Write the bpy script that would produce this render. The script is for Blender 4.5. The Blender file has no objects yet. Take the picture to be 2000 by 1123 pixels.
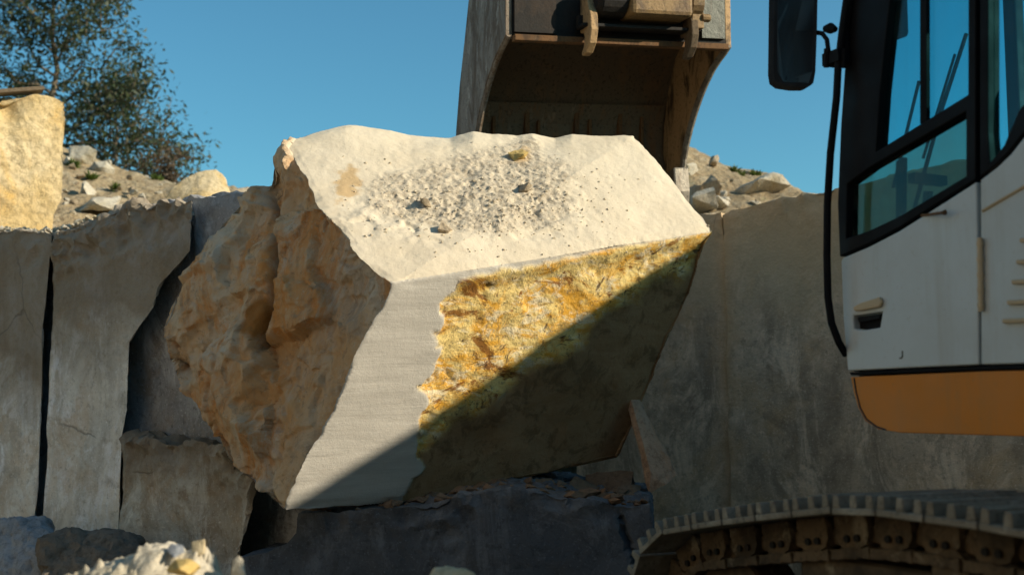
import bpy, bmesh, math, random
import numpy as np
from mathutils import Vector
S = bpy.context.scene
COL = S.collection
# ------------------------------------------------------------------ camera, sky, sun, exposure
FPX = 2340.0; PITCH = math.atan(227.5 / FPX); EYE = 1.4
cam = bpy.data.cameras.new('camera'); camo = bpy.data.objects.new('camera', cam); COL.objects.link(camo)
cam.sensor_width = 36.0; cam.lens = 36.0 * FPX / 2000.0
camo.location = (0, 0, EYE); camo.rotation_euler = (math.pi / 2 + PITCH, 0, 0)
cam.clip_start = 0.05; cam.clip_end = 3000
cam.dof.use_dof = True; cam.dof.focus_distance = 7.0; cam.dof.aperture_fstop = 1.9
S.camera = camo
SUN_EL, SUN_AZ = math.radians(25), math.radians(104)
sd = Vector((math.sin(SUN_AZ) * math.cos(SUN_EL), math.cos(SUN_AZ) * math.cos(SUN_EL), math.sin(SUN_EL)))
sun = bpy.data.lights.new('sun', 'SUN'); suno = bpy.data.objects.new('sun', sun); COL.objects.link(suno)
sun.energy = 5.0; sun.angle = math.radians(0.5); sun.color = (1.0, 0.86, 0.66)
suno.rotation_euler = (-sd).to_track_quat('-Z', 'Y').to_euler()
suno.location = (10, -3, 12)
W = bpy.data.worlds.new('World'); S.world = W; W.use_nodes = True
wt = W.node_tree; bg = wt.nodes['Background']
sky = wt.nodes.new('ShaderNodeTexSky'); sky.sky_type = 'NISHITA'; sky.sun_disc = False
sky.sun_elevation = SUN_EL; sky.sun_rotation = SUN_AZ
sky.altitude = 0; sky.air_density = 1.0; sky.dust_density = 0.6; sky.ozone_density = 1.5
hs = wt.nodes.new('ShaderNodeMix'); hs.data_type = 'RGBA'; hs.blend_type = 'MULTIPLY'; hs.inputs[0].default_value = 1.0
hs.inputs[7].default_value = (0.62, 1.26, 1.33, 1)
wt.links.new(sky.outputs[0], hs.inputs[6]); wt.links.new(hs.outputs[2], bg.inputs[0])
bg.inputs[1].default_value = 0.078
S.view_settings.view_transform = 'Standard'; S.view_settings.look = 'None'
S.view_settings.exposure = 0.35; S.view_settings.gamma = 1
S.cycles.max_bounces = 6; S.cycles.diffuse_bounces = 3; S.cycles.transparent_max_bounces = 12
S.cycles.use_denoising = True
# ------------------------------------------------------------------ geometry helpers
def ray(px, py):
    dx = (px - 1000) / FPX; dy = -(py - 561.5) / FPX
    c, s = math.cos(PITCH), math.sin(PITCH)
    return np.array([dx, c - dy * s, s + dy * c])
ORG = np.array([0, 0, EYE])
def P(px, py, Y):                         # the point of the place at depth Y that the photo shows at px, py
    d = ray(px, py); return ORG + d * Y / d[1]
def PP(px, py, pt, n):                    # the same on a plane
    d = ray(px, py); return ORG + d * np.dot(np.array(pt) - ORG, n) / np.dot(d, n)
def pix(V):                               # measure: photo coordinates of a vertex (used to trace masks while modelling)
    c, s = math.cos(PITCH), math.sin(PITCH)
    x = V[:, 0]; y = V[:, 1] * c + (V[:, 2] - EYE) * s; z = -V[:, 1] * s + (V[:, 2] - EYE) * c
    return np.stack([1000 + FPX * x / y, 561.5 - FPX * z / y], 1)
def unit(v): v = np.array(v, float); return v / np.linalg.norm(v)
_rs = np.random.RandomState(7)
_perm = np.concatenate([_rs.permutation(256)] * 3)
_g = _rs.normal(size=(256, 3)); _g /= np.linalg.norm(_g, axis=1)[:, None]
def perlin(Q):
    i = np.floor(Q).astype(int); f = Q - i; u = f * f * f * (f * (f * 6 - 15) + 10); i &= 255
    r = 0
    for dx in (0, 1):
        for dy in (0, 1):
            for dz in (0, 1):
                h = _perm[_perm[_perm[i[:, 0] + dx] + i[:, 1] + dy] + i[:, 2] + dz]
                w = (u[:, 0] if dx else 1 - u[:, 0]) * (u[:, 1] if dy else 1 - u[:, 1]) * (u[:, 2] if dz else 1 - u[:, 2])
                r = r + w * np.sum(_g[h] * (f - np.array([dx, dy, dz])), 1)
    return r * 1.5
def fbm(Q, o=4, ridge=False):
    r = 0; a = 1.0; Q = np.array(Q, float)
    for k in range(o):
        v = perlin(Q)
        r = r + a * ((0.5 - np.abs(v)) * 2 if ridge else v); a *= 0.5; Q = Q * 2.03 + 11.7
    return r
def facet(V, sp, tilt, seed, blend=.25):     # broken planes: the nearest scattered seed's own tilted plane
    Q = V / sp; c0 = np.floor(Q).astype(int); D = []; H = []
    for dx in (-1, 0, 1):
        for dy in (-1, 0, 1):
            for dz in (-1, 0, 1):
                c = c0 + np.array([dx, dy, dz]); h = np.abs((c @ np.array([374761393, 668265263, 2147483647 // 7]) + seed * 7919) * 1274126177) 
                r3 = np.stack([((h >> k) & 1023) / 1023.0 for k in (3, 13, 23)], 1); g = np.stack([((h >> k) & 511) / 511.0 - .5 for k in (7, 17, 29)], 1) * 2
                d = Q - (c + r3); D.append(np.sum(d * d, 1)); H.append(np.sum(g * d, 1) + (g[:, 0] * 0.35))
    D = np.sqrt(np.array(D)); H = np.array(H); i = np.argsort(D, 0)[:2]; a = np.arange(len(V))
    w = np.clip((D[i[1], a] - D[i[0], a]) / blend, 0, 1) * .5 + .5
    return (H[i[0], a] * w + H[i[1], a] * (1 - w)) * tilt * sp
def refine(V, F, G, L, maxit=40):         # longest-edge bisection down to edge length L
    for _ in range(maxit):
        E = np.sort(np.concatenate([F[:, [0, 1]], F[:, [1, 2]], F[:, [2, 0]]]), 1)
        U, inv = np.unique(E, axis=0, return_inverse=True); inv = inv.ravel()
        ln = np.linalg.norm(V[U[:, 0]] - V[U[:, 1]], axis=1) + np.arange(len(U)) * 1e-11
        n = len(F); fe = np.stack([inv[:n], inv[n:2 * n], inv[2 * n:]], 1)
        k = np.argmax(ln[fe], 1); ar = np.arange(n)
        F = np.stack([F[ar, k], F[ar, (k + 1) % 3], F[ar, (k + 2) % 3]], 1)
        fe = np.stack([fe[ar, k], fe[ar, (k + 1) % 3], fe[ar, (k + 2) % 3]], 1)
        mk = np.zeros(len(U), bool); mk[fe[ln[fe[:, 0]] > L, 0]] = True
        if not mk.any(): break
        while True:
            b = mk[fe].any(1) & ~mk[fe[:, 0]]
            if not b.any(): break
            mk[fe[b, 0]] = True
        mid = np.full(len(U), -1); mid[mk] = len(V) + np.arange(mk.sum())
        V = np.concatenate([V, (V[U[mk, 0]] + V[U[mk, 1]]) / 2])
        m = mid[fe]; out = []; og = []
        def put(sel, *t): out.append(np.stack(t, 1)); og.append(G[sel])
        s0 = m[:, 0] < 0; put(s0, *F[s0].T)
        a = ~s0; l = a & (m[:, 2] < 0); put(l, F[l, 0], m[l, 0], F[l, 2])
        l = a & (m[:, 2] >= 0); put(l, F[l, 0], m[l, 0], m[l, 2]); put(l, m[l, 2], m[l, 0], F[l, 2])
        l = a & (m[:, 1] < 0); put(l, m[l, 0], F[l, 1], F[l, 2])
        l = a & (m[:, 1] >= 0); put(l, m[l, 0], F[l, 1], m[l, 1]); put(l, m[l, 0], m[l, 1], F[l, 2])
        F = np.concatenate(out); G = np.concatenate(og)
    return V, F, G
def vnormals(V, F):
    n = np.cross(V[F[:, 1]] - V[F[:, 0]], V[F[:, 2]] - V[F[:, 0]]); N = np.zeros_like(V)
    for k in range(3): np.add.at(N, F[:, k], n)
    return N / (np.linalg.norm(N, axis=1)[:, None] + 1e-12)
def tag(o, label=None, cat=None, group=None, kind=None):
    if label: o['label'] = label
    if cat: o['category'] = cat
    if group: o['group'] = group
    if kind: o['kind'] = kind
    return o
def mesh_obj(name, V, F, mat, parent=None, base=False, attrs=None, smooth=None, bevel=0, mats=None, fm=None):
    V = np.array(V, float); me = bpy.data.meshes.new(name); loc = np.zeros(3)
    if base:
        loc = np.array([(V[:, 0].min() + V[:, 0].max()) / 2, (V[:, 1].min() + V[:, 1].max()) / 2, V[:, 2].min()]); V = V - loc
    me.from_pydata(V.tolist(), [], F.tolist() if isinstance(F, np.ndarray) else F)
    for m in (mats or [mat]): me.materials.append(m)
    if fm is not None: me.polygons.foreach_set('material_index', fm)
    if attrs:
        for k, a in attrs.items():
            at = me.attributes.new(k, 'FLOAT', 'POINT'); at.data.foreach_set('value', np.asarray(a, np.float32))
    me.update()
    if smooth is not None:
        me.polygons.foreach_set('use_smooth', [True] * len(me.polygons))
        if smooth < 180: me.set_sharp_from_angle(angle=math.radians(smooth))
    o = bpy.data.objects.new(name, me); COL.objects.link(o); o.location = loc
    if parent is not None:
        o.parent = parent
        o.location = Vector(loc) - Vector(parent.location) if parent.type == 'EMPTY' or parent.parent is None else Vector(loc)
    if bevel:
        b = o.modifiers.new('bevel', 'BEVEL'); b.width = bevel; b.segments = 2; b.limit_method = 'ANGLE'; b.angle_limit = math.radians(40)
    return o
def empty(name, loc, label=None, cat=None, group=None):
    o = bpy.data.objects.new(name, None); COL.objects.link(o); o.location = loc; o.empty_display_size = 0.2
    return tag(o, label, cat, group)
class MB:                                  # collects shapes into one mesh
    def __init__(s): s.V = []; s.F = []
    def add(s, V, F):
        n = len(s.V); s.V += [tuple(v) for v in V]; s.F += [tuple(int(i) + n for i in f) for f in F]; return s
    def box(s, c, ax, h):                  # centre, three axis vectors, half sizes
        c = np.array(c, float); ax = [unit(a) for a in ax]; V = []
        for i in (-1, 1):
            for j in (-1, 1):
                for k in (-1, 1): V.append(c + ax[0] * h[0] * i + ax[1] * h[1] * j + ax[2] * h[2] * k)
        F = [(0, 1, 3, 2), (4, 6, 7, 5), (0, 4, 5, 1), (2, 3, 7, 6), (0, 2, 6, 4), (1, 5, 7, 3)]
        if np.dot(np.cross(ax[0], ax[1]), ax[2]) < 0: F = [f[::-1] for f in F]
        return s.add(V, F)
    def tube(s, pts, r, n=10):
        pts = [np.array(p, float) for p in pts]; r = r if hasattr(r, '__len__') else [r] * len(pts); V = []; F = []
        up = np.array([0, 0, 1.0])
        for i, p in enumerate(pts):
            t = unit(pts[min(i + 1, len(pts) - 1)] - pts[max(i - 1, 0)])
            if i == 0:
                a = np.cross(t, up if abs(t[2]) < .9 else np.array([1.0, 0, 0]))
            a = unit(a - t * np.dot(a, t)); b = np.cross(t, a)
            for k in range(n):
                w = 2 * math.pi * k / n; V.append(p + (a * math.cos(w) + b * math.sin(w)) * r[i])
        for i in range(len(pts) - 1):
            for k in range(n): F.append((i * n + k, i * n + (k + 1) % n, (i + 1) * n + (k + 1) % n, (i + 1) * n + k))
        F.append(tuple(range(n))[::-1]); F.append(tuple(range((len(pts) - 1) * n, len(pts) * n)))
        return s.add(V, F)
    def prism(s, pts, off, holes=()):      # polygon (with holes) pushed along off
        V, F = prism(pts, off, holes); return s.add(V, F)
    def build(s, name, mat, parent=None, **k): return mesh_obj(name, s.V, s.F, mat, parent, **k)
def prism(pts, off, holes=(), ids=False):
    bm = bmesh.new(); es = []; loops = []
    for lp in [pts] + list(holes):
        vs = [bm.verts.new(tuple(p)) for p in lp]; loops.append(vs)
        for i in range(len(vs)): es.append(bm.edges.new((vs[i], vs[(i + 1) % len(vs)])))
    bm.verts.index_update()
    if holes:
        bmesh.ops.triangle_fill(bm, edges=es, use_beauty=True)
    else:
        f = bm.faces.new(loops[0]); f.normal_update(); bmesh.ops.triangulate(bm, faces=[f], ngon_method='EAR_CLIP')
    bm.verts.index_update(); V = [np.array(v.co) for v in bm.verts]; F = [tuple(v.index for v in f.verts) for f in bm.faces]
    off = np.array(off, float); n = len(V)
    nf = sum(np.cross(V[f[1]] - V[f[0]], V[f[2]] - V[f[0]]) for f in F)
    if np.dot(nf, off) > 0: F = [f[::-1] for f in F]
    # make every triangle agree with the summed normal
    nf = sum(np.cross(V[f[1]] - V[f[0]], V[f[2]] - V[f[0]]) for f in F)
    F = [f if np.dot(np.cross(V[f[1]] - V[f[0]], V[f[2]] - V[f[0]]), -off) >= 0 else f[::-1] for f in F]
    out = list(F) + [tuple(i + n for i in f[::-1]) for f in F]
    ed = set()
    for f in F:
        for i in range(3): ed.add((f[i], f[(i + 1) % 3]))
    for a, b in ed:
        if (b, a) not in ed: out.append((b, a, a + n, b + n))
    bm.free()
    return V + [v + off for v in V], out
def tris(F):
    T = []
    for f in F:
        for i in range(1, len(f) - 1): T.append((f[0], f[i], f[i + 1]))
    return np.array(T)
def smoothstep(a, b, x): t = np.clip((x - a) / (b - a), 0, 1); return t * t * (3 - 2 * t)
def segdist(Q, line):                      # distance of points to a polyline
    d = np.full(len(Q), 1e9); line = np.array(line, float)
    for a, b in zip(line[:-1], line[1:]):
        ab = b - a; t = np.clip(((Q - a) @ ab) / (ab @ ab), 0, 1); d = np.minimum(d, np.linalg.norm(Q - a - t[:, None] * ab, axis=1))
    return d
# ------------------------------------------------------------------ materials
class Mat:
    def __init__(s, name, rough=0.9, metal=0.0, spec=0.3):
        s.m = bpy.data.materials.new(name); s.m.use_nodes = True; s.t = s.m.node_tree
        s.b = s.t.nodes['Principled BSDF']; s.b.inputs['Roughness'].default_value = rough
        s.b.inputs['Metallic'].default_value = metal; s.b.inputs['Specular IOR Level'].default_value = spec
        s.co = s.t.nodes.new('ShaderNodeTexCoord').outputs['Object']
    def put(s, sock, v):
        if isinstance(v, bpy.types.NodeSocket): s.t.links.new(v, sock)
        elif isinstance(v, (tuple, list)): sock.default_value = tuple(v) + ((1,) if len(v) == 3 and len(sock.default_value) == 4 else ())
        else: sock.default_value = v
    def vec(s, sc=(1, 1, 1), rot=(0, 0, 0), src=None):
        n = s.t.nodes.new('ShaderNodeMapping'); s.put(n.inputs['Vector'], src or s.co); n.inputs['Scale'].default_value = sc; n.inputs['Rotation'].default_value = rot
        return n.outputs[0]
    def noise(s, scale, det=5, rough=0.55, dist=0, vec=None):
        n = s.t.nodes.new('ShaderNodeTexNoise'); s.put(n.inputs['Vector'], vec or s.co)
        n.inputs['Scale'].default_value = scale; n.inputs['Detail'].default_value = det; n.inputs['Roughness'].default_value = rough; n.inputs['Distortion'].default_value = dist
        return n.outputs[0]
    def voro(s, scale, feat='F1', vec=None, out=0):
        n = s.t.nodes.new('ShaderNodeTexVoronoi'); n.feature = feat; s.put(n.inputs['Vector'], vec or s.co); n.inputs['Scale'].default_value = scale
        return n.outputs[out]
    def ramp(s, f, *st):
        n = s.t.nodes.new('ShaderNodeValToRGB'); s.put(n.inputs[0], f); e = n.color_ramp.elements
        while len(e) < len(st): e.new(0.5)
        for x, (p, c) in zip(e, st):
            x.position = p; x.color = (c, c, c, 1) if not isinstance(c, (tuple, list)) else tuple(c) + (1,)
        return n.outputs[0]
    def mix(s, f, a, b, mode='MIX'):
        n = s.t.nodes.new('ShaderNodeMix'); n.data_type = 'RGBA'; n.blend_type = mode
        s.put(n.inputs[0], f); s.put(n.inputs[6], a); s.put(n.inputs[7], b); return n.outputs[2]
    def math(s, op, a, b=0.0, c=None):
        n = s.t.nodes.new('ShaderNodeMath'); n.operation = op; s.put(n.inputs[0], a); s.put(n.inputs[1], b)
        return n.outputs[0]
    def attr(s, name):
        n = s.t.nodes.new('ShaderNodeAttribute'); n.attribute_name = name; return n.outputs['Fac']
    def comb(s, x, y, z=0.0):
        n = s.t.nodes.new('ShaderNodeCombineXYZ'); s.put(n.inputs[0], x); s.put(n.inputs[1], y); s.put(n.inputs[2], z); return n.outputs[0]
    def sep(s, k):
        n = s.t.nodes.new('ShaderNodeSeparateXYZ'); s.put(n.inputs[0], s.co); return n.outputs[k]
    def color(s, v): s.put(s.b.inputs['Base Color'], v); return s
    def bump(s, h, st=0.5, dist=0.02):
        n = s.t.nodes.new('ShaderNodeBump'); s.put(n.inputs['Height'], h); n.inputs['Strength'].default_value = st; n.inputs['Distance'].default_value = dist
        if s.b.inputs['Normal'].is_linked: s.t.links.new(s.b.inputs['Normal'].links[0].from_socket, n.inputs['Normal'])
        s.t.links.new(n.outputs[0], s.b.inputs['Normal']); return s
def wall_mat(name, a, b, stain, dark, top_z=None, streak=0.5, seed=0.0, warm=None, saw=.12):
    M = Mat(name, 0.92, spec=0.15); z0 = M.sep(2)
    n = M.t.nodes.new('ShaderNodeVectorMath'); n.operation = 'ADD'; M.t.links.new(M.co, n.inputs[0]); n.inputs[1].default_value = (seed, seed * 1.7, seed * .6); M.co = n.outputs[0]
    c = M.mix(M.ramp(M.noise(1.5, 6, .62, .4), (.38, 0), (.6, 1)), a, b)
    c = M.mix(M.ramp(M.noise(1.5, 6, .65, .5, M.vec((1.4, 1.4, .45))), (.46, 0), (.62, streak)), c, dark)
    c = M.mix(M.ramp(M.noise(1.3, 6, .66, .4), (.52, 0), (.66, .7)), c, stain)
    c = M.mix(M.ramp(M.noise(2.2, 8, .74, .8, M.vec((1.3, 1.3, .6))), (.50, 0), (.60, .85)), c, tuple(min(.95, x * 1.5) for x in b))
    c = M.mix(M.ramp(M.noise(1.7, 7, .68, .4), (.53, 0), (.63, .55)), c, stain)
    c = M.mix(M.ramp(M.noise(3.0, 7, .66, .4), (.36, .6), (.47, 0)), c, dark)
    c = M.mix(M.ramp(M.noise(22, 5, .75), (.34, .5), (.46, 0)), c, tuple(x * .7 for x in dark))
    c = M.mix(M.ramp(M.noise(55, 4, .7), (.58, 0), (.68, .55)), c, tuple(min(1, x * 1.8) for x in b))
    if top_z is not None:
        z = M.math('ADD', z0, M.math('MULTIPLY', M.noise(2.0, 6, .65), 1.1))
        c = M.mix(M.ramp(M.math('DIVIDE', z, 5.0), ((top_z + .35) / 5, 0), ((top_z + .95) / 5, .8)), c, warm or stain)
    wv = M.t.nodes.new('ShaderNodeVectorMath'); wv.operation = 'ADD'; M.t.links.new(M.co, wv.inputs[0]); nz = M.t.nodes.new('ShaderNodeTexNoise'); nz.inputs['Scale'].default_value = 1.4; nz.inputs['Detail'].default_value = 5; M.t.links.new(M.co, nz.inputs['Vector']); sc_ = M.t.nodes.new('ShaderNodeVectorMath'); sc_.operation = 'SCALE'; sc_.inputs['Scale'].default_value = .5; M.t.links.new(nz.outputs[1], sc_.inputs[0]); M.t.links.new(sc_.outputs[0], wv.inputs[1])
    ck = M.math('MULTIPLY', M.ramp(M.voro(.7, 'DISTANCE_TO_EDGE', wv.outputs[0]), (.0, 1), (.007, 0)), M.ramp(M.noise(.8, 3), (.57, 0), (.64, .7)))
    c = M.mix(ck, c, tuple(x * .4 for x in dark))
    c = M.mix(M.attr('stain'), c, stain)
    M.color(c)
    M.bump(M.noise(2.0, 3, .5, 0, M.vec((1, 1, 22))), saw, .010)
    M.bump(M.math('SUBTRACT', 1.0, ck), .6, .01); M.bump(M.noise(7, 9, .72), .6, .04); M.bump(M.noise(50, 5, .7), .45, .008)
    return M.m
wm_left = wall_mat('pale_weathered_stone', (.84, .78, .67), (.80, .78, .71), (.60, .46, .31), (.40, .36, .30), 1.85, .6, 1.0, (.20, .155, .10))
wm_recess = wall_mat('dark_grey_stone', (.30, .30, .30), (.40, .40, .40), (.30, .22, .14), (.12, .11, .10), None, .7, 4.0)  # darker grey tone for the set-back face
wm_low = wall_mat('ochre_streaked_stone', (.64, .56, .42), (.55, .52, .45), (.56, .31, .13), (.34, .22, .12), .9, .6, 8.0, (.17, .13, .09))
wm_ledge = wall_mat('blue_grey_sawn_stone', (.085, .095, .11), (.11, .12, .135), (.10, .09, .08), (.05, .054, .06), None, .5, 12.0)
wm_right = wall_mat('brown_grey_sawn_stone', (.70, .54, .37), (.60, .47, .34), (.62, .42, .23), (.32, .25, .18), 2.4, .85, 15.0, (.54, .45, .30))
def rock_mat(name, a, b, ochre, br=.9):
    M = Mat(name, .93, spec=.15)
    c = M.mix(M.ramp(M.noise(1.6, 6, .65, .5), (.38, 0), (.62, 1)), a, b)
    c = M.mix(M.ramp(M.noise(2.3, 6, .6, 1.0), (.52, 0), (.7, .8)), c, ochre)
    c = M.mix(M.ramp(M.noise(24, 5, .7), (.36, .55), (.52, 0)), c, tuple(x * .45 for x in b))
    c = M.mix(M.ramp(M.noise(60, 4, .7), (.58, 0), (.7, .4)), c, tuple(min(1, x * 1.35) for x in a))
    M.color(c); M.bump(M.noise(7, 8, .7), .7, .05); M.bump(M.noise(45, 5, .7), .5, .01)
    return M.m
rm_cream = rock_mat('cream_limestone', (.62, .52, .34), (.55, .43, .24), (.52, .36, .13))
rm_block = rock_mat('yellow_cream_block_stone', (.66, .54, .33), (.62, .46, .22), (.62, .38, .10))
rm_white = rock_mat('whitish_limestone', (.62, .57, .46), (.50, .45, .35), (.55, .46, .28))
rm_tan = rock_mat('tan_limestone', (.46, .38, .27), (.38, .30, .20), (.42, .24, .12))
rm_grey = rock_mat('grey_dusty_stone', (.36, .38, .40), (.26, .275, .29), (.28, .25, .21))
rm_yel = rock_mat('yellow_crusted_stone', (.62, .42, .12), (.60, .48, .24), (.5, .28, .06))
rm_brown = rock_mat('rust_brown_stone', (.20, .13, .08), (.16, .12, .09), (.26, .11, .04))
# boulder
M = Mat('sawn_and_split_limestone', .9, spec=.15)
gt, gl, cr, dirt, och, gu, gv, spot = (M.attr(k) for k in ('topside', 'leftside', 'crust', 'dirt', 'ochre', 'along', 'down', 'rustspot'))
saw = M.mix(M.ramp(M.noise(1.3, 5, .6), (.35, 0), (.65, 1)), (.61, .585, .525), (.54, .52, .465))
gvec = M.comb(M.math('MULTIPLY', gu, 3.0), M.math('MULTIPLY', gv, 75.0), 0.0)
groove = M.noise(1.0, 4, .6, .3, gvec)
saw = M.mix(M.ramp(groove, (.30, .38), (.44, 0)), saw, (.38, .355, .31))
saw = M.mix(M.ramp(M.noise(1.0, 5, .65, .4, M.comb(M.math('MULTIPLY', gu, 1.2), M.math('MULTIPLY', gv, 11.0), 0.0)), (.40, .55), (.58, 0)), saw, (.42, .40, .355))
saw = M.mix(M.ramp(M.noise(8, 6, .7, 0, M.comb(gu, M.math('MULTIPLY', gv, 8.0), 0.0)), (.55, 0), (.7, .5)), saw, (.56, .51, .43))
crv = M.vec((1.0, 1.0, 2.2), (0, .55, 0))
crust = M.mix(M.ramp(M.noise(3.2, 8, .72, 1.0, crv), (.42, 0), (.54, 1)), (.80, .43, .06), (.88, .68, .27))
crust = M.mix(M.ramp(M.noise(5.5, 8, .74, .6, crv), (.52, 0), (.60, .9)), crust, (.90, .79, .54))
crust = M.mix(M.ramp(M.noise(2.1, 8, .76, 1.4, crv), (.40, .95), (.45, 0)), crust, (.27, .115, .025))
crust = M.mix(M.ramp(M.noise(9, 8, .78, .9), (.375, .95), (.425, 0)), crust, (.09, .055, .03))
crust = M.mix(M.ramp(M.noise(26, 6, .78, .6), (.38, .7), (.45, 0)), crust, (.24, .18, .10))
under = M.mix(M.ramp(M.noise(1.8, 7, .68, .8, crv), (.38, 0), (.62, 1)), (.27, .165, .08), (.36, .24, .13))  # darker crust colour, shade painted into the lower front
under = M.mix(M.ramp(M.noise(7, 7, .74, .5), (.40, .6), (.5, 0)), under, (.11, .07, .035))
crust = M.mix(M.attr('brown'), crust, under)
lv = M.vec((1.5, 1.5, .7), (0, .6, 0))
left = M.mix(M.ramp(M.noise(.95, 7, .60, .8, lv), (.40, 0), (.60, 1)), (.66, .38, .17), (.70, .54, .36))
left = M.mix(M.ramp(M.noise(1.3, 7, .66, .8, lv), (.50, 0), (.66, .8)), left, (.66, .58, .46))
left = M.mix(M.ramp(M.noise(1.15, 7, .70, 1.2, lv), (.50, 0), (.60, .9)), left, (.66, .30, .09))
left = M.mix(M.ramp(M.noise(1.7, 7, .72, .8), (.36, .6), (.46, 0)), left, (.38, .30, .22))
left = M.mix(M.ramp(M.noise(12, 7, .76, .8), (.35, .55), (.45, 0)), left, (.27, .17, .095))
left = M.mix(M.ramp(M.noise(30, 5, .76, .4), (.57, 0), (.66, .5)), left, (.66, .55, .41))
left = M.mix(spot, left, (.36, .15, .03)); left = M.mix(M.math('MULTIPLY', M.attr('crack'), .85), left, (.03, .022, .015))
top = M.mix(M.ramp(M.noise(2.2, 6, .6), (.35, 0), (.7, 1)), (.71, .63, .485), (.66, .57, .42))
dcol = M.mix(M.ramp(M.noise(30, 6, .75), (.4, 0), (.6, 1)), (.52, .445, .335), (.66, .58, .44))
top = M.mix(M.math('MULTIPLY', dirt, 0.9), top, dcol)
top = M.mix(M.ramp(M.noise(6.5, 7, .75, .6), (.52, 0), (.7, .3)), top, (.58, .50, .37))
top = M.mix(M.math('MULTIPLY', M.ramp(M.noise(14, 6, .75), (.52, 0), (.6, .55)), dirt), top, (.36, .29, .20))
top = M.mix(M.ramp(M.noise(42, 3, .6), (.25, .6), (.30, 0)), top, (.42, .35, .26))
top = M.mix(och, top, (.55, .37, .17))
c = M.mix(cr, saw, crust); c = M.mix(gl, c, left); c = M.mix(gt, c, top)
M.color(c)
rgh = M.math('MAXIMUM', gl, M.math('MULTIPLY', cr, M.math('SUBTRACT', .65, M.math('MULTIPLY', M.attr('brown'), .45))))
M.bump(M.math('MULTIPLY', groove, M.math('SUBTRACT', 1.0, M.math('MAXIMUM', gt, rgh))), .22, .006)
M.bump(M.math('MULTIPLY', M.noise(8, 9, .72), M.math('ADD', .06, M.math('ADD', rgh, M.math('MULTIPLY', gt, .10)))), .7, .05)
M.bump(M.math('MULTIPLY', M.noise(26, 7, .75), M.math('ADD', .3, M.math('MAXIMUM', dirt, rgh))), .6, .018)
M.bump(M.noise(110, 3, .6), .35, .004)
m_boulder = M.m
# hillside earth
M = Mat('dry_tan_earth', .95, spec=.1)
c = M.mix(M.ramp(M.noise(.9, 6, .65), (.35, 0), (.65, 1)), (.46, .36, .22), (.36, .275, .165))
c = M.mix(M.ramp(M.noise(5, 7, .75), (.5, 0), (.68, .9)), c, (.56, .48, .34))
c = M.mix(M.ramp(M.noise(11, 6, .75), (.36, .75), (.47, 0)), c, (.22, .16, .09))
c = M.mix(M.ramp(M.noise(1.7, 5, .7), (.62, 0), (.72, .5)), c, (.22, .24, .10))
M.color(c); M.bump(M.noise(5, 8, .75), .8, .12); M.bump(M.voro(14), .5, .05); m_earth = M.m
M = Mat('quarry_floor', .95, spec=.1)
M.color(M.mix(M.ramp(M.noise(1.2, 8, .7), (.35, 0), (.65, 1)), (.24, .195, .145), (.17, .14, .105))); M.bump(M.noise(9, 8, .75), .7, .05); m_floor = M.m
# metals, paint, glass
def paint(name, col, dirt, rough=.45, amt=.5):
    M = Mat(name, rough, spec=.4)
    c = M.mix(M.ramp(M.noise(1.6, 6, .65), (.42, 0), (.72, amt)), col, dirt)
    c = M.mix(M.ramp(M.noise(3.0, 6, .7, .3, M.vec((3, 3, .35))), (.5, 0), (.72, amt)), c, dirt)
    c = M.mix(M.ramp(M.noise(38, 4, .7), (.60, 0), (.72, amt)), c, dirt)
    M.color(c); M.put(M.b.inputs['Roughness'], M.ramp(M.noise(5, 5), (.3, rough), (.7, min(1, rough + .25)))); M.bump(M.noise(3, 2), .05, .01)
    return M.m
m_white = paint('dusty_white_paint', (.56, .595, .59), (.42, .40, .34), .42, .45)
m_orange = paint('orange_paint', (.64, .20, .006), (.36, .20, .07), .45, .35)
m_black = paint('black_frame_paint', (.004, .004, .005), (.012, .011, .010), .5, .2); m_black.node_tree.nodes['Principled BSDF'].inputs['Specular IOR Level'].default_value = .15
m_rubber = paint('black_rubber', (.006, .006, .007), (.018, .016, .014), .7, .25); m_rubber.node_tree.nodes['Principled BSDF'].inputs['Specular IOR Level'].default_value = .15
m_inside = paint('dark_cab_trim', (.03, .03, .03), (.05, .048, .045), .6, .3)
m_seat = paint('brown_seat_cloth', (.09, .06, .045), (.05, .04, .03), .9, .5)
m_teal = paint('teal_grey_plastic', (.16, .24, .24), (.1, .1, .1), .5, .4)
m_beige = paint('beige_dusty_metal', (.55, .42, .26), (.36, .28, .18), .6, .5)
def steel(name, base, rust, pale, metal=.35, rough=.6, k=(.5, .62), pk=(.6, .72), vert=True):
    M = Mat(name, rough, metal, .4)
    oi = M.t.nodes.new('ShaderNodeObjectInfo'); ad = M.t.nodes.new('ShaderNodeVectorMath'); ad.operation = 'ADD'; M.t.links.new(M.co, ad.inputs[0]); M.t.links.new(M.comb(M.math('MULTIPLY', oi.outputs['Random'], 37.0), M.math('MULTIPLY', oi.outputs['Random'], 11.0), 0.0), ad.inputs[1]); M.co = ad.outputs[0]
    v = M.vec((2.2, 2.2, .6)) if vert else M.co
    c = M.mix(M.ramp(M.noise(3.0, 7, .7, .6, v), (k[0], 0), (k[1], 1)), base, rust)
    c = M.mix(M.ramp(M.noise(5.5, 7, .72, .4, v), (pk[0], 0), (pk[1], .9)), c, pale)
    c = M.mix(M.ramp(M.noise(40, 5, .7), (.36, .7), (.46, 0)), c, tuple(x * .35 for x in base))
    M.color(c); M.bump(M.noise(12, 7, .7), .4, .02); M.bump(M.noise(60, 4, .7), .3, .005)
    return M.m
m_buck_in = steel('rusty_bucket_lining', (.12, .085, .05), (.21, .11, .045), (.28, .20, .12), .1, .85, (.5, .75), (.64, .8))
m_buck_side = steel('worn_bucket_side', (.24, .20, .155), (.12, .075, .04), (.40, .36, .30), .15, .7, (.44, .58), (.56, .68))
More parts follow.
